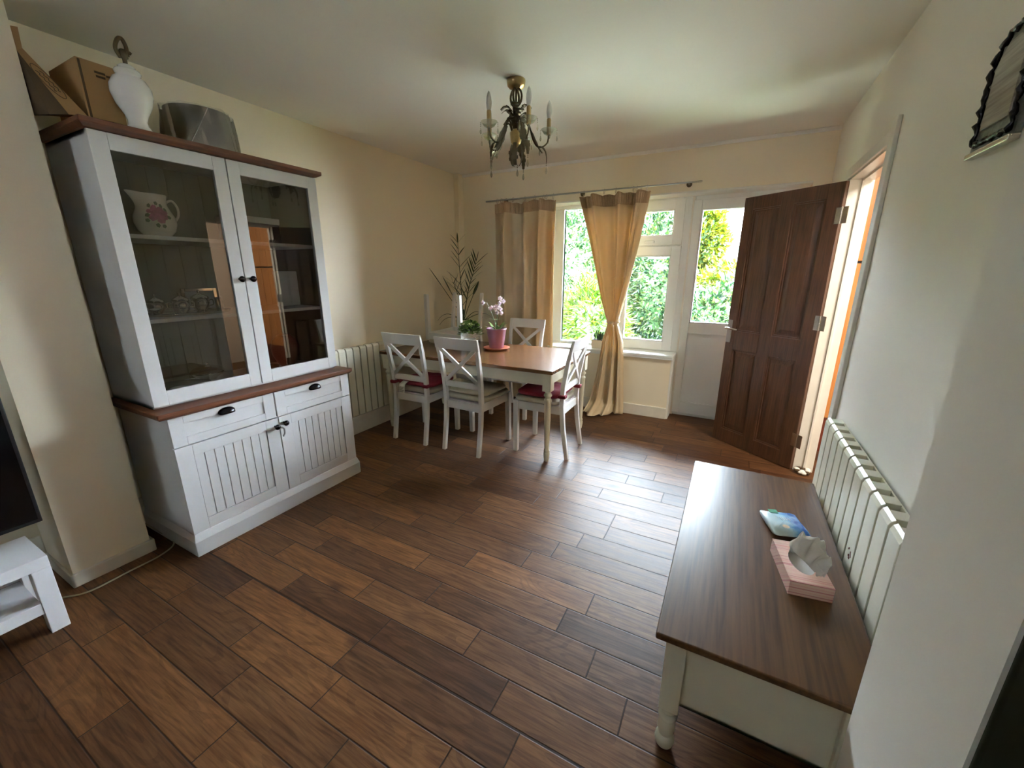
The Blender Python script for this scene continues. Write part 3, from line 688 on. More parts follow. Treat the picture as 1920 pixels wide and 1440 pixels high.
c0 = (A0 + A1 + B0 + B1) / 4 + Vector((.003, -.003, .004)); ux_ = (A1 - A0).normalized(); vx_ = (B0 - A0).normalized()
MB().tube([c0 + ux_ * .075 * math.cos(t) + vx_ * .019 * math.sin(t) for t in [2 * PI * k / 32 for k in range(33)]], .0012, 5, caps=False).build('printed_oval', 'carddark', lb)
for q in (-.006, .006):
    MB().tube([c0 + ux_ * (.09 * (k / 14 - .5)) + vx_ * (q + .003 * math.sin(k * 1.9)) for k in range(15)], .0014, 5).build('printed_script', 'carddark', lb)
# ceramic lamp base
lm = thing('lamp_base', 'white ceramic table lamp base without shade on the cabinet', 'lamp', (-2.400, 1.010, ZT)); 
MB().lathe([(.040, 0), (.044, .006), (.036, .018), (.033, .035), (.040, .058), (.060, .095), (.072, .135), (.071, .165), (.056, .195), (.040, .205), (.043, .212), (.046, .220), (.042, .228), (.028, .232), (.030, .240), (.020, .248)], seg=36).build('body', 'ceramic', lm)
g = MB(); g.lathe([(.008, .248), (.008, .270), (.014, .274), (.014, .300), (.010, .304)], seg=12); g.tube(spline([(0, -.012, .27), (0, -.024, .30), (0, -.012, .335), (0, .004, .345), (0, .014, .32), (0, .013, .285)]), .0075, 8); g.tube([(0, .008, .31), (.004, .026, .295)], .006, 6)
g.build('socket', 'bronze', lm)
# shade wrapped in plastic
ls = thing('lampshade', 'grey drum lampshade wrapped in clear plastic on the cabinet', 'lampshade', (-2.66, 1.395, ZT))
MB().lathe([(.160, 0), (.147, .220), (.144, .220), (.157, 0)], seg=48, cap=False).build('drum', 'shade', ls)
random.seed(4)
MB().grid(lambda u, v: ((.171 - .018 * v + .008 * math.sin(u * 38) + .006 * math.sin(u * 91 + v * 5)) * math.cos(2 * PI * u), (.171 - .018 * v + .008 * math.sin(u * 38) + .006 * math.sin(u * 91 + v * 5)) * math.sin(2 * PI * u), .002 + .224 * v), 90, 6, closeu=True).build('plastic_wrap', 'poly', ls)
m = MB(); a0 = -.9
m.tube([((.166 - .018 * t) * math.cos(a0 + .75 * t), (.166 - .018 * t) * math.sin(a0 + .75 * t), .005 + .212 * t) for t in [k / 10 for k in range(11)]], .0022, 5); m.build('wrap_fold', 'tagwhite', ls)

# ---------------------------------------------------------------- television, bench, cable
tv = thing('television', 'black flat television at the left edge on the white bench', 'television', (-2.5, .4, .341))
MB().box(-.035, .0, -1.05, 0, .062, .70).build('bezel', 'tv', tv, .003)
MB().box(0, .0015, -1.038, -.012, .078, .688).build('screen', 'screen', tv)
for fy in (-.24, -.85):
    m = MB(); m.box(-.10, .06, fy, fy + .04, 0, .012).box(-.02, .0, fy, fy + .04, .012, .07); m.build('stand_foot', 'tv', tv, .002)
bn = thing('tv_bench', 'low white television bench with a lower shelf', 'tv bench', (0, 0, 0))
x0, x1, y0, y1 = -2.565, -2.300, -.55, .348
MB().box(x0, x1, y0, y1, .290, .340).build('top', 'lack', bn, .002)
for xx in ((x0, x0 + .055), (x1 - .055, x1)):
    for yy in ((y0, y0 + .055), (y1 - .055, y1)): MB().box(*xx, *yy, 0, .290).build('leg', 'lack', bn, .002)
MB().box(x0, x1 - .003, y0 + .055, y1 - .055, .098, .148).build('shelf', 'lack', bn, .002)
MB().box(x0 - .006, x0, y0, y1, .148, .29).build('back_board', 'lack', bn)
c = MB(); c.tube(spline([(-2.62, .30, .006), (-2.52, .385, .006), (-2.465, .46, .006), (-2.47, .60, .006), (-2.475, .73, .006), (-2.52, .81, .006), (-2.61, .83, .008), (-2.70, .82, .02), (-2.80, .80, .05)]), .004, 6)
tag(c.build('cable', 'cable', None), 'thin pale cable lying on the floor round the left pier', 'cable')

# ---------------------------------------------------------------- dining table
def turned(mb, x, y, z0, z1, r, blk=0, flip=False):
    pass
dt = thing('dining_table', 'dining table with brown wooden top and turned cream legs', 'table', (-1.953, 3.12, 0))
hx, hy = .858, .452
m = MB(); m.box(-hx, hx, -hy, hy, .712, .740); m.build('tabletop', 'walnut_x', dt, .006, 3)
ap = MB(); ax, ay = hx - .06, hy - .06
ap.box(-ax, ax, -ay - .010, -ay + .012, .612, .712).box(-ax, ax, ay - .012, ay + .010, .612, .712).box(-ax - .010, -ax + .012, -ay, ay, .612, .712).box(ax - .012, ax + .010, -ay, ay, .612, .712)
ap.build('apron', 'cream_leg', dt, .002)
for sx in (-1, 1):
    for sy in (-1, 1):
        l = MB(); cx_, cy_ = sx * (hx - .052), sy * (hy - .052)
        l.box(cx_ - .034, cx_ + .034, cy_ - .034, cy_ + .034, .575, .712)
        l.lathe([(.026, .575), (.020, .560), (.030, .548), (.032, .538), (.022, .524), (.021, .515), (.029, .505), (.030, .495), (.026, .470), (.024, .35), (.020, .15), (.018, .100), (.024, .090), (.020, .078), (.025, .068), (.024, .045), (.019, .010), (.017, 0)], c=(cx_, cy_, 0), seg=20)
        l.build('leg', 'cream_leg', dt, .002)

# ---------------------------------------------------------------- chairs
def chair(label, loc, rz, pad, group='white dining chairs round the table', cushion=False, careTag=False):
    t = thing('dining_chair', label, 'chair', loc, rz, group)
    for sx in (-1, 1):
        m = MB(); x = sx * .195
        m.hexa([(x - .018, .176, 0), (x + .018, .176, 0), (x + .018, .212, 0), (x - .018, .212, 0)], [(x - .021, .168, .445), (x + .021, .168, .445), (x + .021, .212, .445), (x - .021, .212, .445)])
        m.build('front_leg', 'chair_white', t, .003)
        m = MB(); xx = sx * .172
        prof = [(-.245, 0, .030), (-.205, .25, .034), (-.190, .44, .036), (-.200, .60, .034), (-.235, .80, .030), (-.272, .945, .024)]
        def sec(i):
            y, z, d = prof[i]; xs_ = xx + sx * max(0, z - .44) * .030; w_ = .016
            return [(xs_ - w_, y - d / 2, z), (xs_ + w_, y - d / 2, z), (xs_ + w_, y + d / 2, z), (xs_ - w_, y + d / 2, z)]
        v = []; f = []
        for i in range(len(prof)): v += sec(i)
        for i in range(len(prof) - 1):
            for k in range(4): k2 = (k + 1) % 4; f.append((i * 4 + k, i * 4 + k2, i * 4 + 4 + k2, i * 4 + 4 + k))
        f += [(3, 2, 1, 0), tuple(len(v) - 4 + k for k in range(4))]
        m.add(v, f); m.build('rear_leg', 'chair_white', t, .003)
    m = MB(); m.box(-.178, .178, .186, .206, .375, .440); m.box(-.160, .160, -.200, -.180, .360, .425)
    for sx in (-1, 1): m.hexa([(sx * .195 - .010, .19, .372), (sx * .195 + .010, .19, .372), (sx * .172 + .010, -.18, .365), (sx * .172 - .010, -.18, .365)], [(sx * .195 - .010, .19, .440), (sx * .195 + .010, .19, .440), (sx * .172 + .010, -.18, .430), (sx * .172 - .010, -.18, .430)])
    m.build('seat_rails', 'chair_white', t, .002)
    MB().hexa([(-.190, .188, .400), (-.170, -.182, .400), (.170, -.182, .400), (.190, .188, .400)][::-1], [(-.190, .188, .432), (-.170, -.182, .432), (.170, -.182, .432), (.190, .188, .432)][::-1]).build('seat_base', 'lilac', t)
    # top rail, curved
    m = MB()
    def rail(u, v, y0=-.262, z0=.865, z1=.955):
        x = -.205 + .41 * u; z = z0 + (z1 - z0) * v; return x, y0 - (z - .90) * .25 - .014 * (1 - (2 * u - 1) ** 2), z
    n = 12
    for off in (0,):
        fr_ = [rail(k / n, vv) for vv in (0, 1) for k in range(n + 1)]
        v = [(x, y + .010, z) for x, y, z in fr_] + [(x, y - .010, z) for x, y, z in fr_]; q = n + 1; f = []
        for k in range(n):
            f += [(k, k + 1, q + k + 1, q + k), (2 * q + k + 1, 2 * q + k, 3 * q + k, 3 * q + k + 1), (q + k, q + k + 1, 3 * q + k + 1, 3 * q + k), (k + 1, k, 2 * q + k, 2 * q + k + 1)]
        f += [(0, q, 3 * q, 2 * q), (n, 2 * q + n, 3 * q + n, q + n)]
        m.add(v, f)
    m.build('top_rail', 'chair_white', t, .002)
    MB().box(-.165, .165, -.206, -.186, .545, .592).build('lower_rail', 'chair_white', t, .003)
    m = MB(); m.bar((-.165, -.200, .585), (.172, -.262, .875), .030, .016, (0, -1, 0)); m.bar((.165, -.200, .585), (-.172, -.262, .875), .030, .016, (0, -1, 0))
    m.build('cross_back', 'chair_white', t, .002)
    def padmesh(x, y0, y1, z0, h, r=.02, puff=0):
        g = MB()
        def fn(u, v):
            th = 2 * PI * u; ph = -PI / 2 + PI * v; cx_ = abs(math.cos(ph)) ** .35
            ex = lambda q: math.copysign(abs(q) ** .35, q)
            X = x * ex(math.cos(th)) * cx_; Y = (y1 + y0) / 2 + (y1 - y0) / 2 * ex(math.sin(th)) * cx_
            tz = math.copysign(abs(math.sin(ph)) ** .6, math.sin(ph))
            z = z0 + h / 2 + h / 2 * tz
            if puff and v > .5: z += puff * (math.cos(X * 34) * math.cos(Y * 34) * .5 - .2) * (v - .5) * 2
            return (X, Y, z)
        g.grid(fn, 48, 20, closeu=True); return g
    if pad: padmesh(.212, -.182, .222, .432, .052).build('seat_pad', 'beige', t)
    if pad == 2: padmesh(.20, -.17, .20, .480, .035).build('loose_pad', 'beige', t)
    if cushion:
        cu_ = padmesh(.198, -.172, .205, .482, .050, puff=.020).build('cushion', 'red', t)
        for sx in (-1, 1):
            xx = sx * .178
            MB().box(xx - .026, xx + .026, -.226, -.166, .503, .530).build('cushion_tie', 'red', cu_, .006)
        if careTag:
            g = MB(); g.grid(lambda u, v: (-.095 + .062 * u, -.178 - .055 * math.sin(min(1, v * 2.2) * PI / 2), .528 - .028 * min(1, v * 2.2) - .105 * max(0, v - .3)), 2, 10)
            tg = g.build('care_label', 'tagwhite', cu_, solid=.001)
            g = MB()
            for q in range(6): g.box(-.088, -.044 - .006 * (q % 3), -.2345, -.2337, .485 - q * .009, .4885 - q * .009)
            g.build('printed_lines', 'tagink', tg)
    return t
CG = 'white cross back dining chairs'
chair('white cross back dining chair with red cushion and care label, back to viewer', (-2.352, 2.748, 0), 0, 1, CG, True, True)
chair('white cross back dining chair with thick beige pads, back to viewer', (-1.815, 2.765, 0), R(-1.5), 2, CG)
chair('white cross back dining chair with red cushion at the right end of the table', (-1.262, 2.985, 0), R(91), 1, CG, True)
chair('white cross back dining chair on the far side of the table by the curtain', (-1.912, 3.665, 0), R(181), 1, CG, True)
uc = chair('white dining chair standing upside down on the table by the left wall', (-2.47, 3.392, 1.228), 0, 1, CG)
uc.rotation_euler = (R(180), 0, R(0))
MB().box(.06, .13, -.13, -.06, .3985, .3998).build('underside_label', 'tagink', uc)

# ---------------------------------------------------------------- things on the dining table
def leafblade(mb, p0, d, L, w_, droop=.3, n=6, mi=0, up=Vector((0, 0, 1))):
    p = Vector(p0); d = Vector(d).normalized(); side = d.cross(up)
    side = side.normalized() if side.length > .05 else Vector((1, 0, 0)); v = []
    for i in range(n + 1):
        t = i / n; ww = w_ * math.sin(PI * min(1, .12 + t * .88)) ** .8 * (1 if i < n else .05)
        v += [p - side * ww / 2, p + side * ww / 2 + Vector((0, 0, .0))]
        d2 = (d + Vector((0, 0, -droop)) * t * t).normalized(); p = p + d2 * L / n
    mb.add(v, [(2 * i, 2 * i + 1, 2 * i + 3, 2 * i + 2) for i in range(n)], mi, True)
pp = thing('potted_palm', 'tall spiky dark green palm on a stand in the corner behind the upturned chair', 'plant', (-2.665, 3.82, .735))
pp.scale = (1.06, 1.06, 1.06)
MB().lathe([(.10, -.693), (.10, -.673), (.030, -.650), (.022, -.600), (.022, -.06), (.032, -.03), (.085, -.012), (.085, 0)], seg=24).build('plant_stand', 'cream_leg', pp)
MB().lathe([(.055, 0), (.062, .01), (.078, .15), (.082, .155), (.082, .175), (.074, .175), (.070, .15), (0, .15)], seg=28, cap=False).build('pot', 'creampot', pp)
MB().lathe([(.0, .150), (.071, .152)], seg=20, cap=False).build('soil', 'soil', pp)
random.seed(11)
pr = Vector((.882, .472, 0))  # sideways direction in the room
fronds = MB(); stems = MB()
def fr_path(pts): return spline([Vector((0, 0, .15)) + pr * a + Vector((0, 0, b)) + Vector((-.472, .882, 0)) * c_ for a, b, c_ in pts], 10)
P1 = fr_path([(0, 0, 0), (-.01, .20, .01), (-.02, .40, .02), (-.03, .60, .02), (-.035, .80, .0)])
P2 = fr_path([(0, 0, 0), (.03, .18, -.01), (.07, .36, -.02), (.115, .50, -.02), (.15, .62, -.03)])
P3 = fr_path([(0, 0, 0), (-.02, .15, -.03), (-.05, .30, -.05), (-.09, .42, -.06)])
for P_, l0 in ((P1, .11), (P2, .10), (P3, .08)):
    stems.tube(P_, [.006 - .004 * i / len(P_) for i in range(len(P_))], 6)
    for i in range(len(P_) // 3, len(P_), 3):
        t = (P_[min(i + 1, len(P_) - 1)] - P_[i - 1]).normalized()
        for sg in (-1, 1):
            if random.random() < .12: continue
            d = (t * 1.0 + pr * sg * random.uniform(.5, .9) + Vector((-.472, .882, 0)) * random.uniform(-.5, .5)); leafblade(fronds, P_[i], d, l0 * random.uniform(.9, 1.9), .017, .25)
    leafblade(fronds, P_[-1], (P_[-1] - P_[-3]), .10, .016, .05)
for a, b, L_, w_ in ((-.55, .9, .34, .045), (.45, 1.0, .22, .060), (-.35, .8, .26, .03)):
    p_ = Vector((0, 0, .18)) + pr * a * .1 + Vector((0, 0, .1)); d = pr * a + Vector((0, 0, b)) + Vector((.1, -.2, 0))
    q_ = p_ + d.normalized() * L_ * .8; stems.tube([Vector((0, 0, .15)), p_, q_], .0035, 5); leafblade(fronds, q_, d, L_ * .7, w_, .05)
for a, b, L_ in ((-1.0, .35, .24), (-.9, .05, .25), (1.0, .35, .28), (.9, .5, .20)):
    pv = Vector((.64, .77, 0)) if a < 0 else pr
    Q = bez((0, 0, .16), Vector((0, 0, .20)) + pv * a * L_ * .3, Vector((0, 0, .24 + b * .2)) + pv * a * L_ * .8, Vector((0, 0, .12 + b * .15)) + pv * a * L_ * 1.15, 12)
    stems.tube(Q, [.0045 - .003 * i / 12 for i in range(13)], 5)
stems.tube(spline([(0, 0, .14), (.003, 0, .2), (0, 0, .28)]), .012, 8)
fronds.build('fronds', 'palm', pp, solid=.0012); stems.build('stems', 'palm', pp)

bp = thing('potted_begonia', 'small bushy green plant with creamy flowers between palm and orchid', 'plant', (-2.105, 3.12, .741))
MB().lathe([(.036, 0), (.040, .006), (.052, .085), (.056, .09), (.056, .10), (.048, .10), (.044, .085), (0, .085)], seg=24, cap=False).build('pot', 'ceramic', bp)
lf_ = MB(); fl_ = MB(); random.seed(3)
for k in range(420):
    a = random.uniform(0, 2 * PI); el = random.uniform(-.25, 1.4); rr = random.uniform(.060, .100)
    p = Vector((rr * math.cos(a) * math.cos(el) * 1.05, rr * math.sin(a) * math.cos(el), .155 + rr * math.sin(el) * .95))
    leafblade(lf_, p, (p - Vector((0, 0, .13))) + Vector((random.uniform(-.04, .04), random.uniform(-.04, .04), 0)), .036, .026, .4, 3, random.random() < .6)
for k in range(26):
    a = random.uniform(PI * .7, 1.9 * PI); rr = random.uniform(.01, .08); fl_.sphere((rr * math.cos(a) - .01, rr * math.sin(a), .258 - rr * .35), (.013, .013, .008), 7, 4)
lf_.build('leaves', ['leafd', 'leafg'], bp); fl_.build('flowers', 'flowery', bp)

op = thing('orchid', 'flowering pink orchid in a mauve pot on the table', 'plant', (-1.905, 3.255, .757))
MB().lathe([(.062, 0), (.066, .004), (.090, .165), (.094, .168), (.094, .180), (.086, .180), (.082, .165), (0, .160)], seg=36, cap=False).build('pot', 'pinkpot', op)
MB().lathe([(0, .162), (.083, .164)], seg=24, cap=False).build('soil', 'soil', op)
sc_ = MB().lathe([(.0, 0), (.095, 0), (.118, .012), (.125, .018), (.120, .020), (.09, .010), (0, .008)], c=(-1.905, 3.255, .741), seg=40, cap=False)
tag(sc_.build('plant_saucer', 'terra', None), 'terracotta saucer under the mauve orchid pot', 'saucer')
st_ = MB(); lv = MB(); fw = MB(); random.seed(9)
for a, b, c_ in ((-.085, .24, 0), (.01, .25, .01), (.07, .29, -.01), (.01, .17, .02)):
    pts = bez((0, 0, .16), (a * .2, 0, .24), (a * .6, c_, .34), Vector(pr) * a + Vector((0, c_, .17 + b)), 8); st_.tube(pts, .0022, 5)
    for i in (3, 5):
        for sg in (-1, 1): leafblade(lv, pts[i] , pr * sg + Vector((0, random.uniform(-.4, .4), .3)), .05, .014, .5, 4)
    nfl = 3
    for q in range(nfl):
        cc = pts[-1 - q] + pr * random.uniform(-.035, .035) + Vector((0, 0, random.uniform(-.02, .02)))
        for z in range(5):
            an = z * 2 * PI / 5; dd = pr * math.cos(an) + Vector((0, -.3, math.sin(an))); leafblade(fw, cc, dd, .024, .021, .1, 3, up=Vector((0, 1, 0)))
for k in range(26):
    a = random.uniform(0, 2 * PI); leafblade(lv, (.02 * math.cos(a), .02 * math.sin(a), .165), (math.cos(a), math.sin(a), random.uniform(.5, 1.6)), random.uniform(.06, .12), .020, .8, 5)
st_.build('stems', 'leafd', op); lv.build('leaves', 'leafg', op); fw.build('flowers', 'petal', op)
# sill planter
sp_ = thing('sill_planter', 'beige square pot with dark spiky plant on the window sill', 'plant', (-1.215, 4.245, .657))
m = MB(); m.hexa([(-.066, -.05, 0), (.066, -.05, 0), (.066, .05, 0), (-.066, .05, 0)], [(-.072, -.055, .085), (.072, -.055, .085), (.072, .055, .085), (-.072, .055, .085)]); m.build('pot', 'creampot', sp_, .004)
MB().box(-.066, .066, -.05, .05, .075, .087).build('soil', 'soil', sp_)
m = MB(); random.seed(6)
for k in range(46):
    a = random.uniform(0, 2 * PI); leafblade(m, (random.uniform(-.05, .05), random.uniform(-.03, .03), .08), (.5 * math.cos(a), .5 * math.sin(a), 1.3), random.uniform(.07, .13), .012, .3, 4)
m.build('leaves', 'leafd', sp_)

# ---------------------------------------------------------------- curtains and rod
RY, RZ = 4.075, 2.178
rod = thing('curtain_rod', 'slim grey metal curtain rod over the window', 'curtain rod', (0, 0, 0))
MB().tube([(-2.50, RY, RZ - .006), (-1.45, RY, RZ)], .0085, 10).tube([(-1.45, RY, RZ), (-.44, RY, RZ)], .0068, 10).build('pole', 'steel', rod)
MB().tube([(-.44, RY, RZ), (-.36, RY, RZ)], .007, 10).build('clear_end', 'poly', rod)
for x in (-2.30, -1.44, -.47):
    MB().tube([(x, RY, RZ), (x, YB - .004, RZ)], .006, 8).lathe([(.024, 0), (.022, .006), (.008, .008)], seg=16, mat=Matrix.Translation((x, YB, RZ)) @ Matrix.Rotation(R(90), 4, 'X')).build('bracket', 'bronze', rod)
def ring(x, label, parent_curtain):
    m = MB(); n = 20
    m.tube([(x + .003 * math.sin(2 * PI * k / n), RY + .020 * math.cos(2 * PI * k / n), RZ - .010 + .021 * math.sin(2 * PI * k / n)) for k in range(n + 1)], .0018, 5, caps=False)
    m.tube([(x, RY, RZ - .031), (x, RY, RZ - .048)], .0015, 5)
    return m.build('curtain_ring', 'chrome', parent_curtain)
def curtain(name, label, xl, xr, ztop, fn, nfold, amp, rings_x, seed, nv=60, nu=150):
    t = thing(name, label, 'curtain', (0, 0, 0))
    rnd = random.Random(seed); ph = [rnd.uniform(-.5, .5) for _ in range(8)]
    def fold(u, v):
        w_ = u + .03 * math.sin(u * 9 + ph[0]) + .012 * math.sin(v * 4 + u * 6)
        return (math.sin(w_ * nfold * 2 * PI + ph[1]) + .35 * math.sin(w_ * nfold * 4.3 * PI + ph[2] + v) + .12 * math.sin(v * 9 + u * 20))
    def surf(u, v): return fn(u, v, fold(u, v))
    MB().grid(surf, nu, nv).build('panel', 'curtain', t, solid=.0025)
    def head(u, v):
        p = Vector(surf(u, .0)); q = Vector(surf(u, .045)); r_ = p.lerp(q, v); top = .012 * abs(math.sin(u * nfold * 2.0 * PI)) * (1 - v)
        return (r_.x, r_.y - .004 + .003 * math.sin(u * 260), r_.z + .004 + top)
    MB().grid(head, 320, 4).build('heading', 'hem', t, solid=.002)
    for x in rings_x: ring(x, '', t)
    return t
def left_fn(u, v, f):
    z = 2.128 - v * 2.118; spread = 1 + .02 * v
    x = -2.375 + .700 * u * spread + .004 * f
    return (x, RY + .0 + f * (.026 + .022 * min(1, v * 6)) + .0 * v, z + .012 * math.sin(u * 11) * (1 - v))
curtain('curtain', 'gold beige curtain hanging straight at the left of the window', 0, 0, 0, left_fn, 3.6, 0, (-2.36, -2.31, -2.17, -2.03, -1.92, -1.82, -1.79, -1.715), 4)
def tied_fn(u, v, f):
    z = 2.128 - v * 2.11
    zt = .955
    if z > zt:
        s_ = (z - zt) / (2.128 - zt); wl = .05 + (.345) * (s_ ** .80); wr_ = .045 + .215 * (s_ ** .85); wl -= .02 * math.sin(s_ * PI)
        cxx = -1.035; f2 = f * (.024 + .034 * s_)
    else:
        s_ = (zt - z) / zt; k = min(1, s_ * 5) ; wl = .05 + .040 * k + .15 * s_ ** 1.7; wr_ = .045 + .050 * k + .06 * s_; cxx = -1.035 + .015 * s_
        f2 = f * (.020 + .014 * min(1, s_ * 3))
    x = cxx - wl + (wl + wr_) * u
    y = RY - .008 + f2
    if z < .14:
        q = (.14 - z) / .14; y -= .26 * q ** 1.5 * (.6 + .5 * math.sin(u * 5)); z = max(.008, z * .9 + .006 + .010 * abs(f) * q)
    return (x, y, z)
tc = curtain('curtain', 'beige curtain gathered and knotted in the middle of the window', 0, 0, 0, tied_fn, 3.1, 0, (-1.40, -1.20, -1.09, -.93, -.90, -.86, -.81), 7)
m = MB()
m.tube([(-1.035 + .058 * math.cos(a), RY - .008 + .050 * math.sin(a), .955 + .010 * math.sin(a * 2 + 1)) for a in [2 * PI * k / 24 for k in range(25)]], .010, 8, caps=False)
m.tube(spline([(-1.03, RY - .060, .955), (-1.018, RY - .068, .925), (-1.008, RY - .066, .875)], 8), .009, 8)
m.sphere((-1.030, RY - .060, .955), (.022, .018, .018))
m.build('tie', 'curtain', tc)
m = MB(); m.tube(spline([(-.845, RY - .030, 2.12), (-.862, RY - .045, 2.02), (-.868, RY - .048, 1.90), (-.90, RY - .05, 1.60), (-.955, RY - .055, 1.28), (-1.0, RY - .058, 1.05)], 8), .006, 6); m.build('hem_edge', 'curtain', tc)

# ---------------------------------------------------------------- chandelier
ch = thing('chandelier', 'antique brass leafy chandelier with candle bulbs and crystal drops', 'ceiling light', (-1.245, 2.375, ZC))
MB().lathe([(.052, 0), (.054, -.006), (.050, -.030), (.040, -.040), (.008, -.046)][::-1], seg=28).build('ceiling_rose', 'brass', ch)
m = MB()
for a in (0, PI / 2, PI, 3 * PI / 2):
    m.tube([Vector((.036 * math.sin(t) * math.cos(a), .036 * math.sin(t) * math.sin(a), -.086 + .046 * math.cos(t))) for t in [PI * k / 12 for k in range(13)]], .0065, 6)
m.tube([(0, 0, -.04), (0, 0, -.28)], .006, 8); m.build('stem', 'bronze', ch)
m = MB(); m.lathe([(.004, -.345), (.016, -.335), (.030, -.318), (.034, -.29), (.036, -.265), (.020, -.25), (.006, -.245)], seg=14); m.build('hub', 'brass', ch)
random.seed(21)
m = MB()
for k, (z, L_) in enumerate(((-.15, .09), (-.18, .085), (-.22, .08))):
    for q in range(4):
        a = q * PI / 2 + k * .6 + .3; d = Vector((math.cos(a), math.sin(a), 0))
        pts = bez((0, 0, z - .05), d * .015 + Vector((0, 0, z)), d * L_ * .6 + Vector((0, 0, z + .05)), d * L_ + Vector((0, 0, z + .005)), 6)
        for i in range(6):
            w_ = .020 * math.sin(PI * (i + .6) / 7) * (1.25 if i % 2 else .85); sd = d.cross(Vector((0, 0, 1)))
            m.add([pts[i] - sd * w_, pts[i] + sd * w_, pts[i + 1] + sd * w_ * .9, pts[i + 1] - sd * w_ * .9], [(0, 1, 2, 3)], 0, True)
m.build('stem_leaves', 'bronze', ch, solid=.002)
def drop(parent, c, s_=1.0, n=3):
    g = MB(); p = Vector(c)
    for i in range(n): g.sphere(p, (.0038 * s_,) * 3, 6, 5); p = p - Vector((0, 0, .0095 * s_))
    p = p + Vector((0, 0, .003)); g.lathe([(.0005, 0), (.004 * s_, -.010 * s_), (.0075 * s_, -.024 * s_), (.005 * s_, -.034 * s_), (.0005, -.038 * s_)][::-1], c=tuple(p), seg=6, smooth=False)
    return g.build('crystal_drop', 'crystal', parent)
for q, aa in enumerate((-113.4, -41.4, 30.6, 102.6, -185.4)):
    a = R(aa); d = Vector((math.cos(a), math.sin(a), 0)); Z = Vector((0, 0, 1)); RA = .192
    arm = MB()
    arm.tube(spline([d * .02 - Z * .29, d * .045 - Z * .215, d * .075 - Z * .225, d * .10 - Z * .30, d * .125 - Z * .335, d * .155 - Z * .338, d * .185 - Z * .315, d * RA - Z * .275], 6), .0045, 7)
    ar = arm.build('arm', 'bronze', ch)
    lfm = MB()
    for (p0, p1, p2, p3, w0) in ((d * .06 - Z * .22, d * .10 - Z * .26, d * .115 - Z * .33, d * .155 - Z * .37, .016), (d * .13 - Z * .335, d * .165 - Z * .335, d * .185 - Z * .36, d * .182 - Z * .42, .011)):
        pts = bez(p0, p1, p2, p3, 8); sd = d.cross(Z)
        for i in range(8):
            w1 = w0 * math.sin(PI * (i + .5) / 9) * (1.7 if i % 2 else 1.2); w2_ = 1.5 * w0 * math.sin(PI * (i + 1.3) / 9.6)
            lfm.add([pts[i] - sd * w1, pts[i] + d * .003, pts[i + 1] + d * .003, pts[i + 1] - sd * w2_], [(0, 1, 2, 3)], 0, False)
            lfm.add([pts[i] + d * .003, pts[i] + sd * w1, pts[i + 1] + sd * w2_, pts[i + 1] + d * .003], [(0, 1, 2, 3)], 0, False)
    lfm.build('arm_leaf', 'bronze', ar, solid=.0018)
    c = d * RA
    MB().lathe([(.010, -.278), (.030, -.268), (.040, -.254), (.047, -.246), (.045, -.245), (.030, -.263), (.008, -.270)], c=(c.x, c.y, 0), seg=16, cap=False).build('drip_pan', 'crystal', ch)
    cd = MB().lathe([(.012, -.276), (.013, -.270), (.0125, -.195), (.010, -.190)], c=(c.x, c.y, 0), seg=14).build('candle_tube', 'brass', ch)
    MB().lathe([(.010, -.192), (.0135, -.175), (.0155, -.155), (.013, -.130), (.007, -.108), (.001, -.098)], c=(c.x, c.y, 0), seg=16).build('candle_bulb', 'bulb', cd)
    for k in range(4):
        an = k * PI / 2 + .5; drop(ar, (c.x + .048 * math.cos(an), c.y + .048 * math.sin(an), -.252), .9, 3)
    e = d * .182 - Z * .425; drop(ar, e, 1.1, 2)
    e = d * .14 - Z * .345; drop(ar, e, .9, 1)
drop(ch, (0, 0, -.350), 1.1, 2)
m = MB()
for q in range(3):
    a = q * 2.1 - 1.3; d = Vector((math.cos(a), math.sin(a), 0)); pts = bez(d * .015 - Z * .31, d * .05 - Z * .34, d * .045 - Z * .41, d * .02 - Z * .44, 8); sd = d.cross(Z)
    for i in range(8):
        w1 = .018 * math.sin(PI * (i + .5) / 9) * (1.2 if i % 2 else .8); m.add([pts[i] - sd * w1, pts[i] + sd * w1, pts[i + 1] + sd * w1, pts[i + 1] - sd * w1], [(0, 1, 2, 3)], 0, False)
m.build('hub_leaf', 'bronze', ch, solid=.002); drop(ch, (.02, -.02, -.445), 1.1, 2)

# ---------------------------------------------------------------- coffee table and things on it
ct = thing('coffee_table', 'low coffee table with dark wooden top and cream turned legs', 'coffee table', (0, 0, 0))
x0, x1, y0, y1 = -.076, .449, 1.000, 2.232
MB().box(x0, x1, y0, y1, .438, .460).build('tabletop', 'walnut', ct, .005, 3)
m = MB(); a0, a1, b0, b1 = x0 + .045, x1 - .045, y0 + .045, y1 - .045
m.box(a0, a1, b0, b0 + .018, .185, .438).box(a0, a1, b1 - .018, b1, .185, .438).box(a0, a0 + .018, b0, b1, .185, .438).box(a1 - .018, a1, b0, b1, .185, .438).box(a0, a1, b0, b1, .185, .20)
m.build('apron', 'cream_leg', ct, .002)
for lx in (x0 + .056, x1 - .056):
    for ly in (y0 + .056, y1 - .056):
        l = MB(); l.box(lx - .028, lx + .028, ly - .028, ly + .028, .165, .438)
        l.lathe([(.024, .166), (.026, .150), (.018, .140), (.026, .130), (.028, .122), (.020, .112), (.024, .100), (.026, .075), (.020, .052), (.027, .040), (.029, .026), (.024, .008), (.018, 0)], c=(lx, ly, 0), seg=24)
        l.build('leg', 'cream_leg', ct, .002)
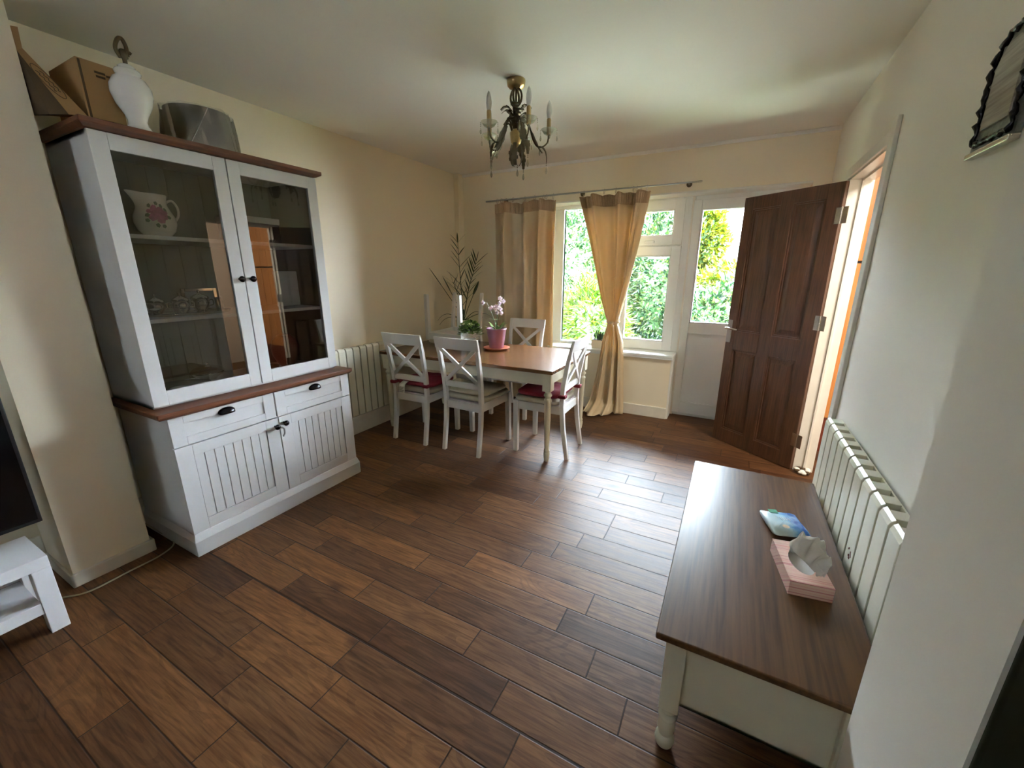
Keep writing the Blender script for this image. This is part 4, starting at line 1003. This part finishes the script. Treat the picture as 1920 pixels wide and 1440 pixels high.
# tissue box
def tmat():
    a = N('pink_striped_card'); v = a.coord('Object', (1, 1, 1)); sp = a.n('ShaderNodeSeparateXYZ'); a.lk(v, sp.inputs[0])
    cmb = a.n('ShaderNodeCombineXYZ'); a.lk(a.math('ADD', sp.outputs[1], a.math('MULTIPLY', sp.outputs[2], 1.2)), cmb.inputs[0])
    f = a.noise(cmb.outputs[0], 48, 3, .75)
    a.base(a.ramp(f, [(.32, (.52, .10, .12)), (.40, (.76, .30, .28)), (.46, (.82, .50, .42)), (.53, (.84, .60, .48)), (.57, (.58, .15, .17)), (.63, (.82, .46, .42)), (.72, (.66, .22, .24))])); a.rm(.45)
    return a.m
MT['stripes'] = tmat()
tb = thing('tissue_box', 'pink striped tissue box with a white tissue pulled out', 'tissue box', (.306, 1.462, .4605), R(9))
m = MB(); w2_, l2, hh = .059, .110, .050
m.box(-w2_, w2_, -l2, l2, 0, .002); m.box(-w2_, -w2_ + .0015, -l2, l2, 0, hh); m.box(w2_ - .0015, w2_, -l2, l2, 0, hh); m.box(-w2_, w2_, -l2, -l2 + .0015, 0, hh); m.box(-w2_, w2_, l2 - .0015, l2, 0, hh)
n = 32; outer = []; inner = []
for k in range(n):
    a = 2 * PI * k / n; cx_, sx_ = math.cos(a), math.sin(a); inner.append((.034 * cx_, .064 * sx_, hh))
    sc2 = min(w2_ / max(1e-6, abs(cx_)), l2 / max(1e-6, abs(sx_))); outer.append((cx_ * sc2, sx_ * sc2, hh))
m.add(outer + inner, [(k, (k + 1) % n, n + (k + 1) % n, n + k) for k in range(n)])
m.add([(-w2_, -l2, hh), (w2_, -l2, hh), (w2_, l2, hh), (-w2_, l2, hh)], [])
for cx_, cy_ in ((-1, -1), (1, -1), (1, 1), (-1, 1)):
    c_ = Vector((cx_ * w2_, cy_ * l2, hh)); near = sorted(range(n), key=lambda k: (Vector(outer[k]) - c_).length)[:2]
    m.add([c_, outer[near[0]], outer[near[1]]], [(0, 1, 2)])
m.build('carton', 'stripes', tb)
MB().box(-w2_ + .004, w2_ - .004, -l2 + .004, l2 - .004, .004, .034).build('tissue_stack', 'tagwhite', tb)
m = MB(); random.seed(13)
PT = [(-.024, .050, .040), (-.016, .062, .085), (.012, .060, .118), (.046, .034, .122), (.066, -.010, .104), (.060, -.050, .070), (.030, -.066, .0535)]
PS = spline(PT, 10)
def tis(u, v):
    i = min(len(PS) - 1, int(u * (len(PS) - 1))); p = PS[i]; hub = Vector((-.006 + .036 * u, .058 - .112 * u, .046 + .004 * math.sin(u * PI)))
    q = p.lerp(hub, v); k = math.sin(v * PI)
    return (q.x + .008 * math.sin(u * 27 + v * 4) * (k + .4 * (1 - v)), q.y + .005 * math.sin(u * 21 + v * 7) * k, q.z + .030 * k * math.sin(u * PI) + (.009 * math.sin(u * 25 + v * 5) + .006 * math.sin(u * 47 - v * 8)) * (1 - v))
m.grid(tis, 40, 40); m.build('tissue', 'tissue', tb, solid=.0008)
def wmat():
    a = N('blue_white_wipes_film'); v = a.coord('Object'); sp = a.n('ShaderNodeSeparateXYZ'); a.lk(v, sp.inputs[0])
    f = a.math('ADD', a.math('MULTIPLY', sp.outputs[0], 5.5), a.math('MULTIPLY', a.noise(v, 26, 4), .55))
    a.base(a.ramp(f, [(.05, (.62, .76, .78)), (.28, (.42, .66, .78)), (.42, (.16, .36, .66)), (.58, (.04, .12, .42)), (.75, (.30, .55, .70))])); a.rm(.18); return a.m
MT['wipes'] = wmat()
wp = thing('wipes_packet', 'blue and white packet of wet wipes behind the tissue box', 'packet', (.285, 1.742, .461), R(16))
m = MB()
def wf(u, v):
    th = 2 * PI * u; ex = lambda q, p_: math.copysign(abs(q) ** p_, q)
    ph = -PI / 2 + PI * v; c_ = abs(math.cos(ph)) ** .25
    x = .064 * ex(math.cos(th), .16) * c_; y = .084 * ex(math.sin(th), .16) * c_; e = abs(y) / .084
    return (x, y, .018 + .017 * ex(math.sin(ph), .8) * (1 - .75 * max(0, e - .6) / .4) + .0012 * math.sin(x * 190 + y * 70))
m.grid(wf, 60, 18, closeu=True); m.build('film', 'wipes', wp)
MB().box(-.036, -.004, .048, .074, .0335, .0352).build('logo_patch', 'green_paint', wp, .001)
MB().lathe([(.0, .0358), (.012, .0354)], c=(-.012, -.045, 0), seg=14, cap=False).build('flower_print', 'creampot', wp)
m = MB()
for q in range(4): m.bar((-.012 + q * .009, .02, .0358), (-.008 + q * .009, -.002, .0358), .002, .0008)
m.build('printed_letters', 'paper', wp)

# ---------------------------------------------------------------- plaque on the right wall
pq = thing('wall_plaque', 'ornate silver and black plaque on the right wall at the top corner', 'wall plaque', (XR - .001, 1.63, 1.755))
m = MB(); out = [(.108, 0), (.108, .20), (.085, .245), (.04, .275), (-.04, .275), (-.085, .245), (-.108, .20), (-.108, 0)]
nn = len(out); v = [(0, y, z) for y, z in out] + [(-.012, y, z) for y, z in out]
m.add(v, [tuple(range(nn)), tuple(range(nn, 2 * nn))[::-1]] + [(k, (k + 1) % nn, nn + (k + 1) % nn, nn + k) for k in range(nn)])
m.build('backing', 'plaqb', pq, .002)
m = MB(); pts = [(-.016, y * .86, .016 + z * .90) for y, z in out]; pts.append(pts[0]); P_ = []
for i in range(len(pts) - 1):
    L_ = (Vector(pts[i + 1]) - Vector(pts[i])).length; nseg = max(2, int(L_ / .01))
    for k in range(nseg): P_.append(Vector(pts[i]).lerp(Vector(pts[i + 1]), k / nseg))
m.tube([p + Vector((.003 * math.sin(i * 2.2), .0025 * math.sin(i * 1.5), .0025 * math.cos(i * 1.5))) for i, p in enumerate(P_)], [.0068 + .003 * math.sin(i * 1.7) for i in range(len(P_))], 6)
m.build('scroll_border', 'black', pq)
m = MB(); inn = [(y * .66, .05 + z * .68) for y, z in out]; v = [(-.013, y, z) for y, z in inn] + [(-.018, y * .95, z) for y, z in inn]
m.add(v, [tuple(range(nn, 2 * nn))[::-1]] + [(k, (k + 1) % nn, nn + (k + 1) % nn, nn + k) for k in range(nn)]); m.build('silver_panel', 'plaq', pq)
MB().box(-.022, 0, -.110, .110, -.014, 0).box(-.018, 0, -.112, .112, -.006, -.001).build('bottom_ledge', 'chrome', pq, .002)

# ---------------------------------------------------------------- garden
tag(MB().box(-14, 10, 4.46, 26, -.35, -.15).build('ground', 'lawn', None), 'garden ground outside the window', 'ground', kind='structure')
tag(MB().box(-5, 4, 4.46, 6.6, -.15, -.13).build('patio', 'patio', None), 'pale paving outside the garden door', 'patio', kind='structure')
tag(MB().box(-6, 4, -8, YR - .15, -.2, -.05).build('terrace', 'patio', None), 'pale terrace behind the house', 'patio', kind='structure')
def shrub(name, label, cat, c, r, n, mat_, leaf=(.10, .045), seed=1, spiky=False, trunk=None):
    rnd = random.Random(seed); t = thing(name, label, cat, (c[0], c[1], -.15)); m = MB(); V = []; F = []
    for k in range(n):
        u = rnd.uniform(-1, 1); a = rnd.uniform(0, 2 * PI); q = math.sqrt(1 - u * u); d = Vector((q * math.cos(a), q * math.sin(a), u))
        lump = 1 + .16 * math.sin(d.x * 7 + seed) * math.sin(d.z * 9 + seed * 2) + .08 * math.sin(d.y * 15 + d.z * 12)
        rr = rnd.uniform(.74, 1.03) * lump
        p = Vector((d.x * r[0], d.y * r[1], d.z * r[2])) * rr + Vector((0, 0, c[2] + .15))
        if p.z < .02: p.z = rnd.uniform(.02, .3)
        dd = (d + Vector((rnd.uniform(-.8, .8), rnd.uniform(-.8, .8), rnd.uniform(-.9, .5)))).normalized()
        s_ = dd.cross(Vector((rnd.uniform(-1, 1), rnd.uniform(-1, 1), 1))).normalized(); sc2 = rnd.uniform(.6, 1.3)
        L_, w_ = leaf[0] * sc2, leaf[1] * sc2; o = len(V); nrm = dd.cross(s_) * w_ * .25
        V += [p, p + dd * L_ * .5 + s_ * w_ * .5 + nrm, p + dd * L_, p + dd * L_ * .5 - s_ * w_ * .5 + nrm]; F.append((o, o + 1, o + 2, o + 3))
    m.add(V, F); m.build('foliage', mat_, t)
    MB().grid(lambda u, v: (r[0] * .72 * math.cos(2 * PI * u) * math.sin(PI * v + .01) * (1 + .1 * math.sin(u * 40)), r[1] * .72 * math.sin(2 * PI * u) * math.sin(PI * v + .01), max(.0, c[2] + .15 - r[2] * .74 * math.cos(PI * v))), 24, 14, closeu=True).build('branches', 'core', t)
    if trunk: MB().tube([(0, 0, 0), (.05, 0, c[2] * .5), (0, 0, c[2])], [trunk, trunk * .8, trunk * .6], 8).build('trunk', 'bark', t)
    return t
shrub('evergreen_tree', 'deep green leafy tree seen through the left pane', 'tree', (-3.55, 9.3, 1.25), (1.15, .85, 1.75), 9000, 'g_teal', (.13, .065), 1)
shrub('blossom_shrub', 'pale flowering shrub in the middle of the window view', 'shrub', (-2.75, 11.2, 1.1), (1.0, .7, 1.9), 7000, 'g_pink', (.13, .06), 2)
shrub('bamboo_clump', 'bright lime green bushy plant low in the left pane', 'shrub', (-2.25, 7.4, .35), (.60, .45, .92), 4200, 'g_lime', (.22, .036), 3)
shrub('laurel_shrub', 'tall mixed green shrub seen through the casement', 'shrub', (-1.48, 9.4, 1.05), (.58, .45, 1.85), 7500, 'g_hedge', (.12, .055), 4)
shrub('golden_tree', 'golden green tree high in the garden door pane', 'tree', (-.78, 10.8, 2.1), (.46, .5, .95), 5000, 'g_yel', (.13, .065), 5, trunk=.06)
shrub('garden_hedge', 'dense mixed hedge low in the garden door pane', 'hedge', (-.25, 7.5, .22), (.72, .5, 1.02), 7500, 'g_hedge', (.11, .05), 6)
shrub('yellow_shrub', 'yellow green shrub just above the hedge in the door pane', 'shrub', (-.05, 8.9, .72), (.70, .5, .88), 5000, 'g_yel', (.12, .06), 7)
shrub('side_tree', 'tall dark tree at the far left of the garden', 'tree', (-6.6, 9.6, 1.3), (1.4, 1.2, 1.6), 5000, 'g_teal', (.17, .08), 8)
shrub('side_shrub', 'green shrub at the far right of the garden', 'shrub', (3.5, 8.4, .7), (1.3, 1.0, 1.4), 5000, 'g_hedge', (.15, .07), 9)
hs = thing('neighbour_house', 'pale house with green gutter beyond the garden hedge', 'house', (0, 0, -.15))
MB().box(-1.5, 6, 16, 22, 0, 2.26).build('walls', 'render', hs); MB().hexa([(-1.8, 15.7, 2.42), (6.3, 15.7, 2.42), (6.3, 22.3, 2.42), (-1.8, 22.3, 2.42)], [(-1.8, 18.9, 4.0), (6.3, 18.9, 4.0), (6.3, 19.1, 4.0), (-1.8, 19.1, 4.0)]).build('roof', 'rooft', hs)
MB().box(-1.8, 6.3, 15.55, 15.72, 2.26, 2.42).build('gutter', 'green_paint', hs)
